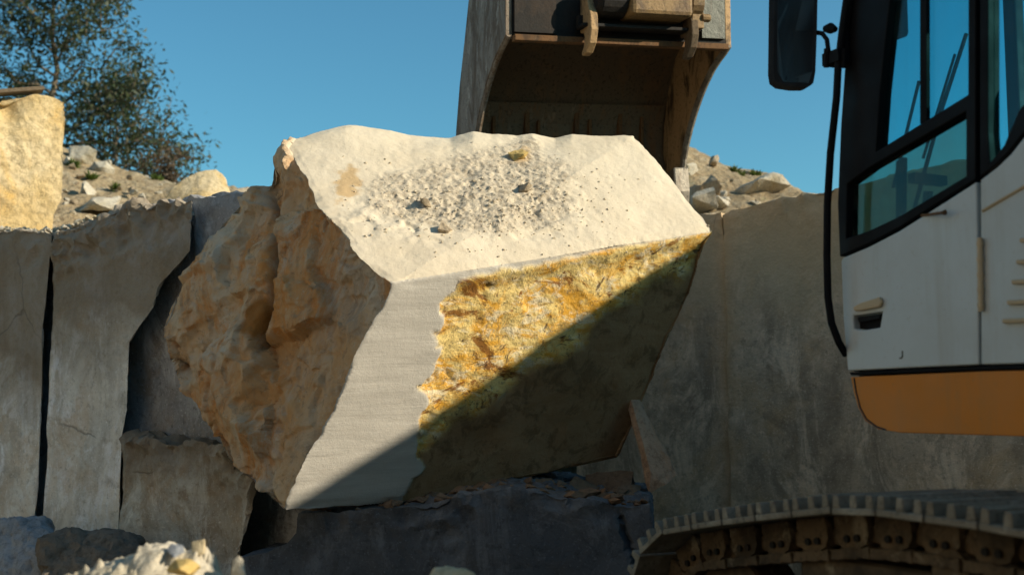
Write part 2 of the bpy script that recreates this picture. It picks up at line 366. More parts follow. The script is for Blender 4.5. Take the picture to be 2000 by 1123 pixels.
m_buck_cheek = steel('rust_streaked_cheek', (.42, .27, .13), (.06, .04, .022), (.46, .36, .23), .2, .7)
m_rust = steel('orange_rust', (.15, .075, .028), (.07, .04, .02), (.22, .15, .08), .1, .85)
m_grease = steel('greasy_black_steel', (.010, .008, .006), (.035, .02, .010), (.09, .065, .04), 0, .8, (.5, .7), (.64, .76), False)
m_coupler = steel('yellow_brown_coupler_paint', (.24, .15, .06), (.10, .06, .03), (.40, .30, .17), .1, .65, (.52, .68), (.62, .75), False)
m_greenpl = steel('grey_green_plate', (.075, .08, .065), (.06, .05, .035), (.13, .13, .11), .3, .5)
m_tooth = steel('polished_tooth_steel', (.24, .215, .17), (.13, .10, .07), (.36, .33, .28), .4, .5)
m_track = steel('earth_caked_track_steel', (.15, .10, .055), (.055, .038, .022), (.30, .24, .16), 0, .95, (.44, .6), (.56, .68), False)
m_shoe = steel('pale_dusty_shoe_steel', (.23, .19, .135), (.11, .085, .055), (.40, .35, .27), .25, .7, (.55, .7), (.5, .68), False)
def glass(name, tint, refl=.12, dust=.04):
    m = bpy.data.materials.new(name); m.use_nodes = True; t = m.node_tree; t.nodes.clear()
    o = t.nodes.new('ShaderNodeOutputMaterial'); tr = t.nodes.new('ShaderNodeBsdfTransparent'); tr.inputs[0].default_value = tint + (1,)
    gl = t.nodes.new('ShaderNodeBsdfGlossy'); gl.inputs['Roughness'].default_value = .03; gl.inputs[0].default_value = (.9, 1, 1, 1)
    lw = t.nodes.new('ShaderNodeLayerWeight'); lw.inputs[0].default_value = .5; pw = t.nodes.new('ShaderNodeMath'); pw.operation = 'POWER'; t.links.new(lw.outputs['Facing'], pw.inputs[0]); pw.inputs[1].default_value = 4; fr = t.nodes.new('ShaderNodeMath'); fr.operation = 'MULTIPLY_ADD'; t.links.new(pw.outputs[0], fr.inputs[0]); fr.inputs[1].default_value = .5; fr.inputs[2].default_value = .025
    mx = t.nodes.new('ShaderNodeMixShader'); t.links.new(fr.outputs[0], mx.inputs[0]); t.links.new(tr.outputs[0], mx.inputs[1]); t.links.new(gl.outputs[0], mx.inputs[2])
    df = t.nodes.new('ShaderNodeBsdfDiffuse'); df.inputs[0].default_value = (.4, .38, .3, 1)
    nz = t.nodes.new('ShaderNodeTexNoise'); nz.inputs['Scale'].default_value = 6; nz.inputs['Detail'].default_value = 7
    mp = t.nodes.new('ShaderNodeMapRange'); t.links.new(nz.outputs[0], mp.inputs[0]); mp.inputs[1].default_value = .4; mp.inputs[2].default_value = .8; mp.inputs[4].default_value = dust * 3
    m2 = t.nodes.new('ShaderNodeMixShader'); t.links.new(mp.outputs[0], m2.inputs[0]); t.links.new(mx.outputs[0], m2.inputs[1]); t.links.new(df.outputs[0], m2.inputs[2])
    t.links.new(m2.outputs[0], o.inputs[0]); return m
m_glass = glass('teal_tinted_glass', (.40, .78, .84), .12, .012); m_glass_low = glass('dusty_green_glass', (.42, .60, .56), .12, .03); m_glass_far = glass('clear_cab_glass', (.90, .97, .97), .1, .006)
m_mirror = Mat('mirror_glass', .05, 1.0).color((.5, .5, .5)).m
# vegetation
def leaf_mat(name, cols):
    M = Mat(name, .55, spec=.3)
    g = M.t.nodes.new('ShaderNodeNewGeometry').outputs['Random Per Island']
    c = M.ramp(g, *[(i / max(1, len(cols) - 1), k) for i, k in enumerate(cols)])
    M.color(c); tl = M.t.nodes.new('ShaderNodeBsdfTranslucent'); M.t.links.new(c, tl.inputs[0])
    mx = M.t.nodes.new('ShaderNodeMixShader'); mx.inputs[0].default_value = .3
    M.t.links.new(M.b.outputs[0], mx.inputs[1]); M.t.links.new(tl.outputs[0], mx.inputs[2]); M.t.links.new(mx.outputs[0], M.t.nodes['Material Output'].inputs[0])
    return M.m
m_leaf = leaf_mat('olive_leaves', [(.022, .036, .018), (.042, .068, .026), (.07, .082, .03), (.055, .075, .05), (.085, .078, .04)])
m_dry = leaf_mat('dry_twig_leaves', [(.12, .08, .05), (.07, .05, .03), (.16, .11, .07)])
m_green = leaf_mat('green_weeds', [(.05, .085, .012), (.09, .13, .02), (.13, .16, .04)])
M = Mat('pale_bark', .9); M.color(M.mix(M.ramp(M.noise(9, 5), (.4, 0), (.6, 1)), (.20, .16, .11), (.09, .07, .05))); m_bark = M.m
M = Mat('weathered_timber', .85); M.color(M.mix(M.ramp(M.noise(6, 6, .7, 0, M.vec((1, 12, 12))), (.35, 0), (.65, 1)), (.20, .15, .095), (.10, .075, .05))); M.bump(M.noise(6, 6, .7, 0, M.vec((1, 12, 12))), .5, .01); m_wood = M.m
# ------------------------------------------------------------------ ground and hillside
G = 900.0
gx = np.array([-G, -200, -60, -25] + list(np.linspace(-12, 12, 49)) + [25, 60, 200, G])
gy = np.array([-G, -200, -60, -25] + list(np.linspace(-12, 14, 53)) + [25, 60, 200, G])
X, Y = np.meshgrid(gx, gy, indexing='ij'); V = np.stack([X.ravel(), Y.ravel(), np.zeros(X.size)], 1)
V[:, 2] = np.where((np.abs(V[:, 0]) < 13) & (np.abs(V[:, 1]) < 14), .06 * fbm(V * 1.3, 3) - .03, -.03)
ny = len(gy); ix = np.arange(len(gx) - 1)[:, None] * ny + np.arange(ny - 1)[None]; ix = ix.ravel()
F = np.stack([ix, ix + ny, ix + ny + 1, ix + 1], 1)
o = mesh_obj('quarry_floor', V, F, m_floor, smooth=180); tag(o, kind='structure')
WX = [-60, -12, -3.95, -2.45, -1.9, 1.0, 1.78, 7.75, 12.4, 60]; WY = [48, 14.9, 9.3, 8.4, 8.8, 9.9, 10.05, 4.8, .7, -40]
def hill_z(x, y):
    H = np.interp(x, [-40, -12, -6.3, -5.6, -5.0, -4.5, -3.6, -1, 2.0, 2.42, 2.8, 3.1, 3.4, 3.72, 4.4, 6, 12, 40], [8, 6.2, 4.98, 4.70, 4.48, 4.36, 4.30, 4.4, 4.95, 4.78, 4.58, 4.50, 4.40, 4.12, 3.7, 3.6, 4.6, 5])
    base = np.interp(x, [-60, -5, -2, 1.78, 3.5, 5.0, 7.7, 11, 60], [2.7, 2.62, 2.7, 2.85, 3.0, 3.5, 4.8, 5.4, 4])
    yy = np.where(x < 4, 10.0, 10.0); t = smoothstep(0, 1, (y - yy) / 6.6)
    return base + (np.maximum(H, base) - base) * t - np.maximum(0, y - 17.5) * .05
xs = np.concatenate([[-60, -30, -20, -14], np.arange(-10, 8, .09), [9, 10, 11, 12, 14, 20, 60]])
vs = np.concatenate([np.arange(0, 10, .09), np.arange(10, 20, 1.0), [24, 30, 45, 80]])
X, U = np.meshgrid(xs, vs, indexing='ij'); Yf = np.interp(X, WX, WY) + .5; Y = Yf + U
V = np.stack([X.ravel(), Y.ravel(), hill_z(X.ravel(), Y.ravel())], 1)
k = smoothstep(0, .8, U.ravel())
V[:, 2] += k * (.10 * fbm(V * np.array([.8, .8, 0.0]) + 3, 4) + .055 * fbm(V * np.array([3.3, 3.3, 0.0]) + 9, 4, True) - .05)
ny = len(vs); ix = (np.arange(len(xs) - 1)[:, None] * ny + np.arange(ny - 1)[None]).ravel()
o = mesh_obj('hillside', V, np.stack([ix, ix + ny, ix + ny + 1, ix + 1], 1), m_earth, smooth=180); tag(o, kind='structure')
# ------------------------------------------------------------------ rock making
def roughen(V, F, amp, freq, oct=5, ridge=False, seed=0.0):
    N = vnormals(V, F); return V + N * (amp * fbm(V * freq + seed, oct, ridge))[:, None]
def block(name, pts, off, mat, label, cat, L=.045, amp=.012, freq=3.0, top_amp=0.0, top_z=9, group=None, seed=0.0, extra=None, stain=None):
    V, F = prism(pts, off); F = tris(F); V = np.array(V); V, F, Gx = refine(V, F, np.zeros(len(F), int), L)
    N = vnormals(V, F); k = smoothstep(top_z - .45, top_z, V[:, 2] + .25 * perlin(V * 1.7 + seed))
    d = amp * fbm(V * freq + seed, 5) + k * top_amp * (fbm(V * 4.2 + seed, 5, True) - .9)
    d += np.minimum(0, fbm(V * 1.8 + seed + 5, 3) - .5) * 0
    if extra is not None: d = d + extra(V)
    V = V + N * d[:, None]
    o = mesh_obj(name, V, F, mat, base=True, smooth=38, attrs=dict(stain=stain(V) if stain else np.zeros(len(V)))); return tag(o, label, cat, group)
def hull(points):
    bm = bmesh.new()
    for p in points: bm.verts.new(tuple(p))
    r = bmesh.ops.convex_hull(bm, input=bm.verts[:])
    bmesh.ops.delete(bm, geom=list({g for g in r['geom_interior'] + r['geom_unused'] if isinstance(g, bmesh.types.BMVert)}), context='VERTS')
    bmesh.ops.triangulate(bm, faces=bm.faces[:]); bmesh.ops.recalc_face_normals(bm, faces=bm.faces[:])
    bm.verts.index_update(); V = np.array([v.co[:] for v in bm.verts]); F = np.array([[v.index for v in f.verts] for f in bm.faces]); bm.free()
    return V, F
def stone(seed, size=(1, 1, 1), npt=14, L=.12, amp=.05, flat=True):
    r = np.random.RandomState(seed); p = r.normal(size=(npt, 3)); p /= np.linalg.norm(p, axis=1)[:, None]; p *= r.uniform(.75, 1.1, (npt, 1))
    V, F = hull(p * .5 * np.array(size)); V, F, _ = refine(V, F, np.zeros(len(F), int), L)
    V = roughen(V, F, amp, 2.6 / max(size), 5, seed=seed * 3.1); return V, F
# ------------------------------------------------------------------ THE BOULDER
A = P(770, 550, 6.5); B = P(1392, 452, 7.5); T = P(555, 995, 6.75)
fn = unit(np.cross(T - A, B - A))
FP = lambda x, y: PP(x, y, A, fn)
pts = [A, B, T, FP(892, 545)]
pts += [FP(*q) for q in [(800, 984), (1000, 944), (1120, 912), (1212, 896), (1242, 792), (1296, 690), (1350, 570)]]
tn = unit(np.cross(B - A, P(675, 255, 7.8) - A))
pts += [PP(x, y, A, tn) for x, y in [(562, 290), (578, 272), (598, 345), (634, 418), (684, 482), (730, 524)]]
pts += [P(*q) for q in [ (675, 255, 7.8), (740, 266, 7.95), (890, 266, 8.05), (1060, 268, 8.05), (1238, 267, 8.0), (1290, 322, 7.85)]]
pts += [P(*q) for q in [(460, 392, 7.72), (400, 468, 7.8), (345, 560, 7.8), (313, 640, 7.75), (328, 702, 7.7), (350, 745, 7.6), (400, 825, 7.42), (447, 895, 7.2), (500, 955, 6.98)]]
pts += [P(*q) for q in [(480, 680, 8.5), (1100, 600, 8.9), (1150, 830, 8.4), (680, 900, 7.9), (1000, 925, 8.1)]]
V, F = hull(pts)
n = np.cross(V[F[:, 1]] - V[F[:, 0]], V[F[:, 2]] - V[F[:, 0]]); n /= np.linalg.norm(n, axis=1)[:, None]
tn = unit(np.cross(B - A, P(675, 255, 7.8) - A)); ln_ = unit(np.cross(P(400, 468, 7.8) - A, T - A)); ln_ = ln_ if ln_[0] < 0 else -ln_
cent = V.mean(0); fc = V[F].mean(1)
sc = np.stack([n @ tn, n @ fn, n @ ln_, np.full(len(n), .45)], 1); grp = np.argmax(sc, 1)
V, F, grp = refine(V, F, grp, .0175)
w = np.zeros((len(V), 4)); cnt = np.zeros(len(V))
for k in range(3):
    np.add.at(w, (F[:, k], grp), 1); np.add.at(cnt, F[:, k], 1)
w /= cnt[:, None]; wtop, wfr, wl = w[:, 0], w[:, 1], w[:, 2]
px = pix(V); N = vnormals(V, F)
gdir = unit(FP(760, 752) - FP(650, 755)); gup = np.cross(fn, gdir); u = (V - A) @ gdir; v_ = (V - A) @ gup
# where the sawn strip ends and the natural crust begins
bx = np.interp(px[:, 1], [540, 560, 590, 620, 680, 740, 800, 850, 980], [880, 878, 862, 858, 850, 838, 832, 826, 800])
crust = smoothstep(-8, 8, px[:, 0] - bx + 34 * fbm(V * 5.5, 4)) * np.clip(wfr + w[:, 3] + wtop * .6 * (w[:, 3] > 0), 0, 1)
topedge = np.interp(px[:, 0], [770, 900, 1392], [552, 546, 452]); crust *= smoothstep(-8, 6, px[:, 1] - topedge - 5 * fbm(V * 9, 3))
def blob(x, y, rx, ry): return np.exp(-(((px[:, 0] - x) / rx) ** 2 + ((px[:, 1] - y) / ry) ** 2))
pit = np.clip(blob(920, 350, 150, 55) + blob(1030, 400, 110, 48) + blob(840, 400, 110, 40) + .6 * blob(1020, 300, 60, 40), 0, 1) * wtop
dirt = smoothstep(.3, .75, pit + .35 * fbm(V * 3.1 + 2, 4)) * wtop * smoothstep(250, 268, px[:, 1])
rim = (1 - np.max(w, 1) > 0.01)
# dirt and rubble relief of the top, chipped edges, rough crust, rough split side
d = wtop * (.016 * fbm(V * 1.6, 3) + .0035 * fbm(V * 7, 4) + .0015 * fbm(V * 24, 3))
d += pit * (-.035 + .014 * fbm(V * 4.0 + 4, 5) + .006 * fbm(V * 10 + 4, 4, True))
d += dirt * (.008 * fbm(V * 30, 2) + .006 * np.maximum(0, fbm(V * 50, 2)))
rel = smoothstep(.1, .6, (blob(800, 420, 130, 50) + blob(1060, 420, 90, 45)) * 1.1 + .2 * fbm(V * 4, 3)) * wtop
d += rel * (.008 * fbm(V * 6.5 + 8, 5) + facet(V + .04 * np.stack([fbm(V * 5, 3), fbm(V * 5 + 9, 3), fbm(V * 5 + 5, 3)], 1), .13, .10, 4) + .006 * np.minimum(0, fbm(V * 9, 4)))
_gn = np.cross(fn, unit(FP(838, 848) - FP(1392, 470))); _gn = _gn if _gn[2] < 0 else -_gn
brown = crust * smoothstep(-.02, .10, (V - FP(1392, 470)) @ _gn + .10 * fbm(V * 2.6 + 6, 5)); tE = smoothstep(0, 36, px[:, 1] - topedge); rough_c = crust * (1 - .8 * brown) * (.15 + .85 * tE)  # brown: painted shade mask, noisy border close to the cast shadow edge
bk = wtop * smoothstep(300, 262, px[:, 1])      # scalloped rear rim
d += bk * np.interp(px[:, 0], [600, 675, 740, 800, 880, 925, 960, 1010, 1040, 1085, 1115, 1180, 1240], [.02, .04, .01, -.03, -.035, .012, .0, .0, .015, -.015, .01, .005, .005])
WV0 = V + .05 * np.stack([fbm(V * 4, 4), fbm(V * 4 + 7, 4), fbm(V * 4 + 3, 4)], 1)
d += rough_c * (.007 * fbm(V * 5, 5) + .004 * fbm(V * 11 + 7, 4, True) - .014) - .020 * crust * tE + rough_c * facet(WV0, .2, .05, 12) + .02 * brown * fbm(V * 1.3, 3)
d += rough_c * -.012 * smoothstep(.35, .8, fbm(V * 4.2 + 3, 4))
d += wfr * (1 - crust) * .002 * fbm(V * 4, 2)
A3 = np.stack([V @ unit((.55, .1, -.8)) * .8, V @ unit((.8, .2, .55)) * 2.4, V[:, 1] * 1.2], 1)
dAT = segdist(V, [A, T]); ek = .22 + .78 * smoothstep(0.0, .3, dAT)
WV = V + .10 * np.stack([fbm(V * 1.6, 4), fbm(V * 1.6 + 7, 4), fbm(V * 1.6 + 3, 4)], 1)
WA = np.stack([WV @ unit((.55, .1, -.8)) * .6, WV @ unit((.8, .2, .55)), WV[:, 1]], 1)
d += wl * ek * (.035 * fbm(A3 * .8 + 3, 3) - .03 + facet(WA, .55, .20, 3, .05) + facet(WA, .24, .17, 5, .04) + facet(WV, .085, .2, 8, .08) + facet(WA, .14, .10, 21, .04) + .007 * fbm(A3 * 3.2 + 5, 5) + .007 * (fbm(A3 * 5 + 2, 4, True) - .9) + .004 * fbm(V * 16, 4))
lobe = smoothstep(30, -30, px[:, 0] - np.interp(px[:, 1], [370, 470, 600, 690, 800, 990], [514, 527, 521, 510, 590, 640])); d += wl * .045 * lobe * smoothstep(400, 640, px[:, 1]) * smoothstep(990, 800, px[:, 1])
d += w[:, 3] * .03 * fbm(V * 3, 4)
edge = np.clip(1 - np.max(w, 1), 0, .7)
e2 = edge.copy()
for _ in range(4):                         # spread the rim a little before chipping it
    s_ = np.zeros(len(V)); np.maximum.at(s_, F[:, 0], e2[F[:, 1]] * .72); np.maximum.at(s_, F[:, 1], e2[F[:, 2]] * .72); np.maximum.at(s_, F[:, 2], e2[F[:, 0]] * .72); e2 = np.maximum(e2, s_)
sharp = smoothstep(-.2, .2, V @ fn - A @ fn + .25) * smoothstep(880, 780, px[:, 0])
d -= e2 * (.25 + .75 * smoothstep(.03, .12, dAT)) * (.010 + (.035 + .05 * (wl > 0) * (wtop > 0)) * np.maximum(0, fbm(V * 5 + 17, 4))) * (1 - .6 * crust)
near = (dAT < .22) & (wl > .05); d = np.where(near, np.minimum(d, .003), d)
# crack between the two lobes of the split side
cd = segdist(px, [(512, 372), (520, 420), (527, 470), (528, 525), (521, 600), (506, 650), (500, 692)])
cw = 6.5 + 2 * perlin(V * 6); side = (wl > .2) | ((px[:, 0] < 560) & (w[:, 3] > .3))
d -= side * .17 * np.exp(-(cd / cw) ** 2) * smoothstep(700, 640, px[:, 1])
d -= side * .02 * np.exp(-(cd / 12) ** 2) * smoothstep(640, 400, px[:, 1])
notch = np.exp(-(((px[:, 0] - 516) / 20) ** 2 + ((px[:, 1] - 348) / 34) ** 2)); d -= notch * .13 * (px[:, 0] < 560)
d -= side * .035 * smoothstep(4, -14, px[:, 0] - np.interp(px[:, 1], [370, 470, 600, 690], [514, 527, 521, 500])) * smoothstep(720, 560, px[:, 1])
V = V + N * d[:, None]
kA = np.exp(-dAT / .07)[:, None]; V = V + gdir * kA * (.030 * fbm(V * 2.6 + 5, 4) + .014 * np.maximum(0, fbm(V * 9 + 1, 3)))[:, None]
rimL = [PP(x, y, A, tn) for x, y in [(562, 290), (598, 345), (634, 418), (684, 482), (730, 524), (770, 550)]]; kR = np.exp(-segdist(V, rimL) / .08)[:, None]
V = V + unit(np.cross(tn, unit(rimL[-1] - rimL[0]))) * kR * (.035 * fbm(V * 3.1 + 2, 4))[:, None]
# the corner of the top overhangs the split side as a broken lip
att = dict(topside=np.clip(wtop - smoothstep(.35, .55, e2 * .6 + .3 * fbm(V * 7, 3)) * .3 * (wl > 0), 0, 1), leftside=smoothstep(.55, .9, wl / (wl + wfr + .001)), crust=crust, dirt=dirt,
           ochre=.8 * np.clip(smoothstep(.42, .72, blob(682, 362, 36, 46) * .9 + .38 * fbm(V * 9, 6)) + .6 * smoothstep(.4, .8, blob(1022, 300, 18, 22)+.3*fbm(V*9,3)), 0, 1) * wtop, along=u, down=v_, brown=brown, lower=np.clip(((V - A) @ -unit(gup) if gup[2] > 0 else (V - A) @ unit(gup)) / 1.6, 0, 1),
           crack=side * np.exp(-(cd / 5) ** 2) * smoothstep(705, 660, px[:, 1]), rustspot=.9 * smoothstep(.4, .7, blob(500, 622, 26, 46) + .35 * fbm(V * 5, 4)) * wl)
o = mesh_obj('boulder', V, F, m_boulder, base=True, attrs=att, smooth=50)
tag(o, 'huge tilted limestone block with cream top and yellow crusted front, resting on a low ledge', 'boulder')
BV = V; BF = F
# loose stones on top of the boulder
r_ = np.random.RandomState(5)
def surf(pxx, pyy):                        # nearest front point of the boulder seen at a pixel
    q = pix(BV); dd = np.hypot(q[:, 0] - pxx, q[:, 1] - pyy); c_ = np.where(dd < 9)[0]
    if len(c_) == 0: c_ = [np.argmin(dd)]
    return BV[c_[np.argmin(BV[c_, 1])]]
tops = [(830, 390, .10, 'tan stone with a dark hollow, left of the gravel patch on the boulder top', rm_tan), (1022, 362, .115, 'largest tan stone near the middle of the boulder top', rm_tan),
        (866, 442, .10, 'pointed tan stone at the lower end of the gravel patch on the boulder top', rm_tan), (1010, 300, .13, 'ochre lump half buried near the back edge of the boulder top', rm_yel)]
for i, (x, y, s, lab, mt) in enumerate(tops):
    Vs, Fs = stone(60 + i, (s * 1.2, s, s * .75), 12, .018, .008); p = surf(x, y)
    o = mesh_obj('loose_stone', Vs, Fs, mt, smooth=45); o.location = p + tn * s * .12 ; o.rotation_euler = (.5, 0, r_.uniform(0, 6)); tag(o, lab, 'stone', 'loose stones on the boulder top')
proto = [stone(80 + i, (1, 1, .8), 10, .4, .06) for i in range(6)]
MBp = MB(); 
for i in range(900):
    a_ = r_.normal(size=2); x = 960 + a_[0] * 130; y = 392 + a_[1] * 40
    if i % 25 == 0: x, y = r_.uniform(640, 1200), r_.uniform(290, 500)
    s = .0045 + .012 * r_.rand() ** 3; p = surf(x, y); Vs, Fs = proto[i % 6]
    if p[2] < 2.0: continue
    an = r_.uniform(0, 6.3); ca, sa = math.cos(an), math.sin(an); R = np.array([[ca, -sa, 0], [sa, ca, 0], [0, 0, 1]])
    MBp.add((Vs @ R.T) * s * 1.5 + p + tn * s * .1, Fs)
o = MBp.build('gravel', rock_mat('dusty_cream_gravel', (.70, .61, .46), (.62, .53, .38), (.60, .48, .30))); tag(o, 'pale gravel and crumbs scattered over the boulder top', 'gravel', kind='stuff')
# ------------------------------------------------------------------ quarry faces
wl_n = unit((-.57, -.82, 0)); back = unit((-.36, .93, 0)) * 1.2
L0 = np.array([-2.45, 8.2, 0.0])
LP = lambda x, y, off=0: PP(x, y, L0 - wl_n * off, wl_n)
p1 = [LP(*q) for q in [(-420, 470), (-200, 462), (0, 452), (60, 450), (100, 458), (96, 520), (84, 640), (80, 800), (76, 900), (66, 1030), (40, 1200), (-400, 1200)]]
block('quarry_wall', p1, back, wm_left, 'pale sawn quarry face at the far left edge, left of the long dark crack', 'quarry wall',   .04, .018, 2.2, .03, 2.75, 'shaded quarry faces around the boulder', 1)
p2 = [LP(*q) for q in [(108, 458), (150, 446), (200, 430), (232, 405), (262, 393), (300, 396), (345, 396), (374, 392), (374, 440), (370, 490), (340, 525), (312, 560), (300, 600), (270, 640), (252, 668), (250, 720), (248, 800), (238, 850), (234, 940), (230, 1060), (226, 1200), (78, 1200), (84, 1010), (92, 900), (98, 700), (103, 560)]]
block('quarry_wall', p2, back * 1.0, wm_left, 'pale quarry face with dark rubbly brown top, between the two dark cracks', 'quarry wall',   .03, .022, 2.2, .055, 2.70, 'shaded quarry faces around the boulder', 2)
p3 = [LP(x, y, .20) for x, y in [(-420, 476), (0, 462), (110, 462), (200, 436), (300, 402), (376, 388), (440, 379), (500, 378), (640, 372), (640, 1200), (-420, 1200)]]
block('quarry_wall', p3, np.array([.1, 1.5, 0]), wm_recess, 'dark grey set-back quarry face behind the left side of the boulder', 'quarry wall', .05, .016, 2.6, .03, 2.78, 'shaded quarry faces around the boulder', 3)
# pale sawn strip of the set-back face
o4 = [LP(x, y, .13) for x, y in [(379, 392), (430, 381), (482, 379), (520, 381), (520, 520), (400, 540), (381, 500)]]
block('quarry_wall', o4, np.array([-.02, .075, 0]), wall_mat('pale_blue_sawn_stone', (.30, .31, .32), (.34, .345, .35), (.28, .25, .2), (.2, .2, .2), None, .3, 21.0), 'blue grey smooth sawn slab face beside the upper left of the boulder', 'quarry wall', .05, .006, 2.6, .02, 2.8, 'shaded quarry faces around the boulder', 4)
p5 = [LP(x, y, -.12) for x, y in [(244, 862), (262, 852), (300, 862), (345, 868), (390, 866), (440, 878), (478, 905), (494, 935), (486, 1000), (474, 1050), (466, 1100), (470, 1250), (226, 1250), (236, 1000)]]
block('quarry_wall', p5, unit((-.30, .95, 0)) * .7, wm_low, 'low ochre streaked stone block with ragged top, under the left flank of the boulder', 'quarry wall', .035, .03, 2.8, .08, 1.25, 'shaded quarry faces around the boulder', 5)
ln2 = unit((-.16, -.98, 0)); E0 = np.array([-1.2, 6.98, 0])
EP = lambda x, y: PP(x, y, E0, ln2)
p6 = [EP(*q) for q in [(462, 1088), (520, 1078), (560, 1060), (578, 1040), (584, 1004), (640, 1002), (700, 998), (800, 990), (880, 972), (940, 960), (1000, 954), (1060, 962), (1110, 972), (1200, 986), (1268, 985), (1276, 1040), (1282, 1140), (1310, 1500), (430, 1500)]]
def ecrack(V):
    q = pix(V); return -.06 * np.exp(-(segdist(q, [(1212, 1010), (1222, 1045), (1240, 1090), (1248, 1130)]) / 5) ** 2)
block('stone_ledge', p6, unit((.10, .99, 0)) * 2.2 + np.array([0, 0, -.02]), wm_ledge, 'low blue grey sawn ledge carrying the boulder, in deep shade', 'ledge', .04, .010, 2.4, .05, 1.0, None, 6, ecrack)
wn = unit((-.66, -.75, 0)); W0 = P(1412, 415, 10.0); wd = unit((.75, -.66, 0))
RW = lambda t, z, off=0: np.array([W0[0], W0[1], 0]) + wd * t - wn * off + np.array([0, 0, z])
p7 = [RW(-1.6, -.3, .02), RW(-1.6, 2.9, .02), RW(-.8, 2.97, .02), RW(-.3, 3.0, .02), RW(-.03, 3.02, .02), RW(-.012, 2.8, .02), RW(-.006, 2.6, .02), RW(.004, 2.3, .02), RW(.018, 2.05, .02), RW(.0, 1.75, .02), RW(.016, 1.45, .02), RW(.004, 1.2, .02), RW(.02, .9, .02), RW(.014, .5, .02), RW(.02, -.3, .02)]
block('quarry_wall', p7, -wn * 1.5, wm_right, 'ochre tinged sawn quarry face behind the right side of the boulder, left of the thin seam', 'quarry wall', .06, .008, 2.2, .03, 3.05, 'shaded quarry faces around the boulder', 7, None, lambda V: .8 * np.exp(-(np.abs((V - W0) @ wd + .02 * fbm(V * 3, 3)) / .07) ** 1.2) * np.clip(.75 + .6 * fbm(V * 2.5, 4), 0, 1))
p8 = [RW(*q) for q in [(.026, -.3), (.026, .5), (.034, .9), (.012, 1.2), (.026, 1.45), (.01, 1.75), (.027, 2.05), (.014, 2.3), (.006, 2.6), (.0, 2.8), (.0, 2.98), (.1, 3.02), (.5, 3.055), (1.06, 3.085), (1.5, 3.125), (2.1, 3.175), (2.5, 3.22), (3.05, 3.3), (3.05, -.3)]]
block('quarry_wall', p8, -wn * 1.5, wm_right, 'broad brown grey sawn quarry face behind the excavator cab, right of the thin seam', 'quarry wall', .05, .008, 2.2, .03, 3.15, 'shaded quarry faces around the boulder', 9, None, lambda V: .8 * np.exp(-(np.abs((V - W0) @ wd + .02 * fbm(V * 3, 3)) / .07) ** 1.2) * np.clip(.75 + .6 * fbm(V * 2.5, 4), 0, 1))
p9 = [RW(*q) for q in [(3.08, -.3), (3.08, 3.3), (3.5, 3.7), (4.2, 4.33), (5.5, 4.69), (6.5, 4.92), (7.5, 5.12), (8.5, 5.34), (9.5, 5.6), (11, 5.95), (13, 6.2), (13.4, 5.0), (14.5, 4.0), (18, 3.6), (18, -.3)]]
block('quarry_wall', p9, -wn * 2.6, wm_right, 'taller rising quarry face beyond the right edge, right of the excavator', 'quarry wall', .22, .03, 1.0, .0, 99, 'shaded quarry faces around the boulder', 10)
q = [np.array(k, float) for k in [(-13, 7.5, -.2), (-13, 7.5, 5.2), (-11, 5.0, 6.4), (-8.5, 1.8, 6.9), (-5.5, -2.0, 7.4), (-3.6, -4.6, 7.2), (-3.6, -4.6, -.2)]]  # added unseen wall: cuts sky light, bounces warm sun onto the shaded faces
block('quarry_wall', q, np.array([-3.0, -2.4, 0]), rock_mat('bounce_wall_stone', (.58, .51, .42), (.52, .45, .35), (.50, .38, .24)), 'tall brown quarry face added unseen across the pit to block sky and bounce sunlight', 'quarry wall', .3, .08, .8, 0, 99, None, 13)
q = [np.array(k, float) for k in [(-3.5, -4.7, -.2), (-3.5, -4.7, 7.1), (-.5, -6.4, 7.3), (5, -7, 7.0), (13, -6.6, 6.4), (13, -6.6, -.2)]]  # added unseen wall behind the camera, hides sky to darken front-facing shade
block('quarry_wall', q, np.array([-.4, -3.0, 0]), rock_mat('sky_block_wall_stone', (.27, .21, .14), (.22, .17, .11), (.28, .17, .08)), 'dull brown quarry face added unseen behind the viewer to block sky and deepen the shade', 'quarry wall', .3, .08, .8, 0, 99, None, 14)
# ------------------------------------------------------------------ sunlit blocks and loose stones behind
bn = unit((.5, -.86, 0)); Bk = P(130, 440, 11.2)
BP = lambda x, y: PP(x, y, Bk, bn)
q = [BP(*k) for k in [(-330, 470), (-330, 200), (-60, 186), (0, 192), (40, 190), (66, 186), (100, 191), (127, 199), (129, 240), (124, 300), (120, 380), (104, 425), (98, 470)]]
def chips(V):
    p_ = pix(V); return -.10 * np.exp(-(((p_[:, 0] - 12) / 26) ** 2 + ((p_[:, 1] - 210) / 26) ** 2)) + .012 * fbm(V * 2.2, 5) + .010 * (fbm(V * 5, 4, True) - .8)
block('stone_block', q, -bn * 1.5, rm_block, 'tall sunlit yellow cream stone block standing at the left edge above the wall', 'stone block', .035, .022, 3.4, 0, 99, 'sunlit stones on the upper bench', 11, chips)
pa, pb = BP(-40, 188), BP(84, 179)
mb = MB(); mb.box((pa + pb) / 2 - bn * .02 + np.array([0, 0, .02]), [pb - pa, bn, np.cross(pb - pa, bn)], [np.linalg.norm(pb - pa) / 2, .09, .018])
o = mb.build('plank', m_wood, base=True, bevel=.004); tag(o, 'weathered brown plank lying across the top of the tall cream stone block', 'plank')
pts = [P(*k) for k in [(318, 400, 11.6), (338, 362, 11.7), (385, 338, 11.8), (422, 331, 11.9), (436, 342, 11.9), (450, 382, 11.8), (455, 405, 11.7), (335, 402, 12.3), (390, 340, 12.6), (440, 350, 12.6), (455, 400, 12.5), (395, 400, 11.45)]]
Vs, Fs = hull(pts); Vs, Fs, _ = refine(Vs, Fs, np.zeros(len(Fs), int), .03); Vs = roughen(Vs, Fs, .02, 4, 5)
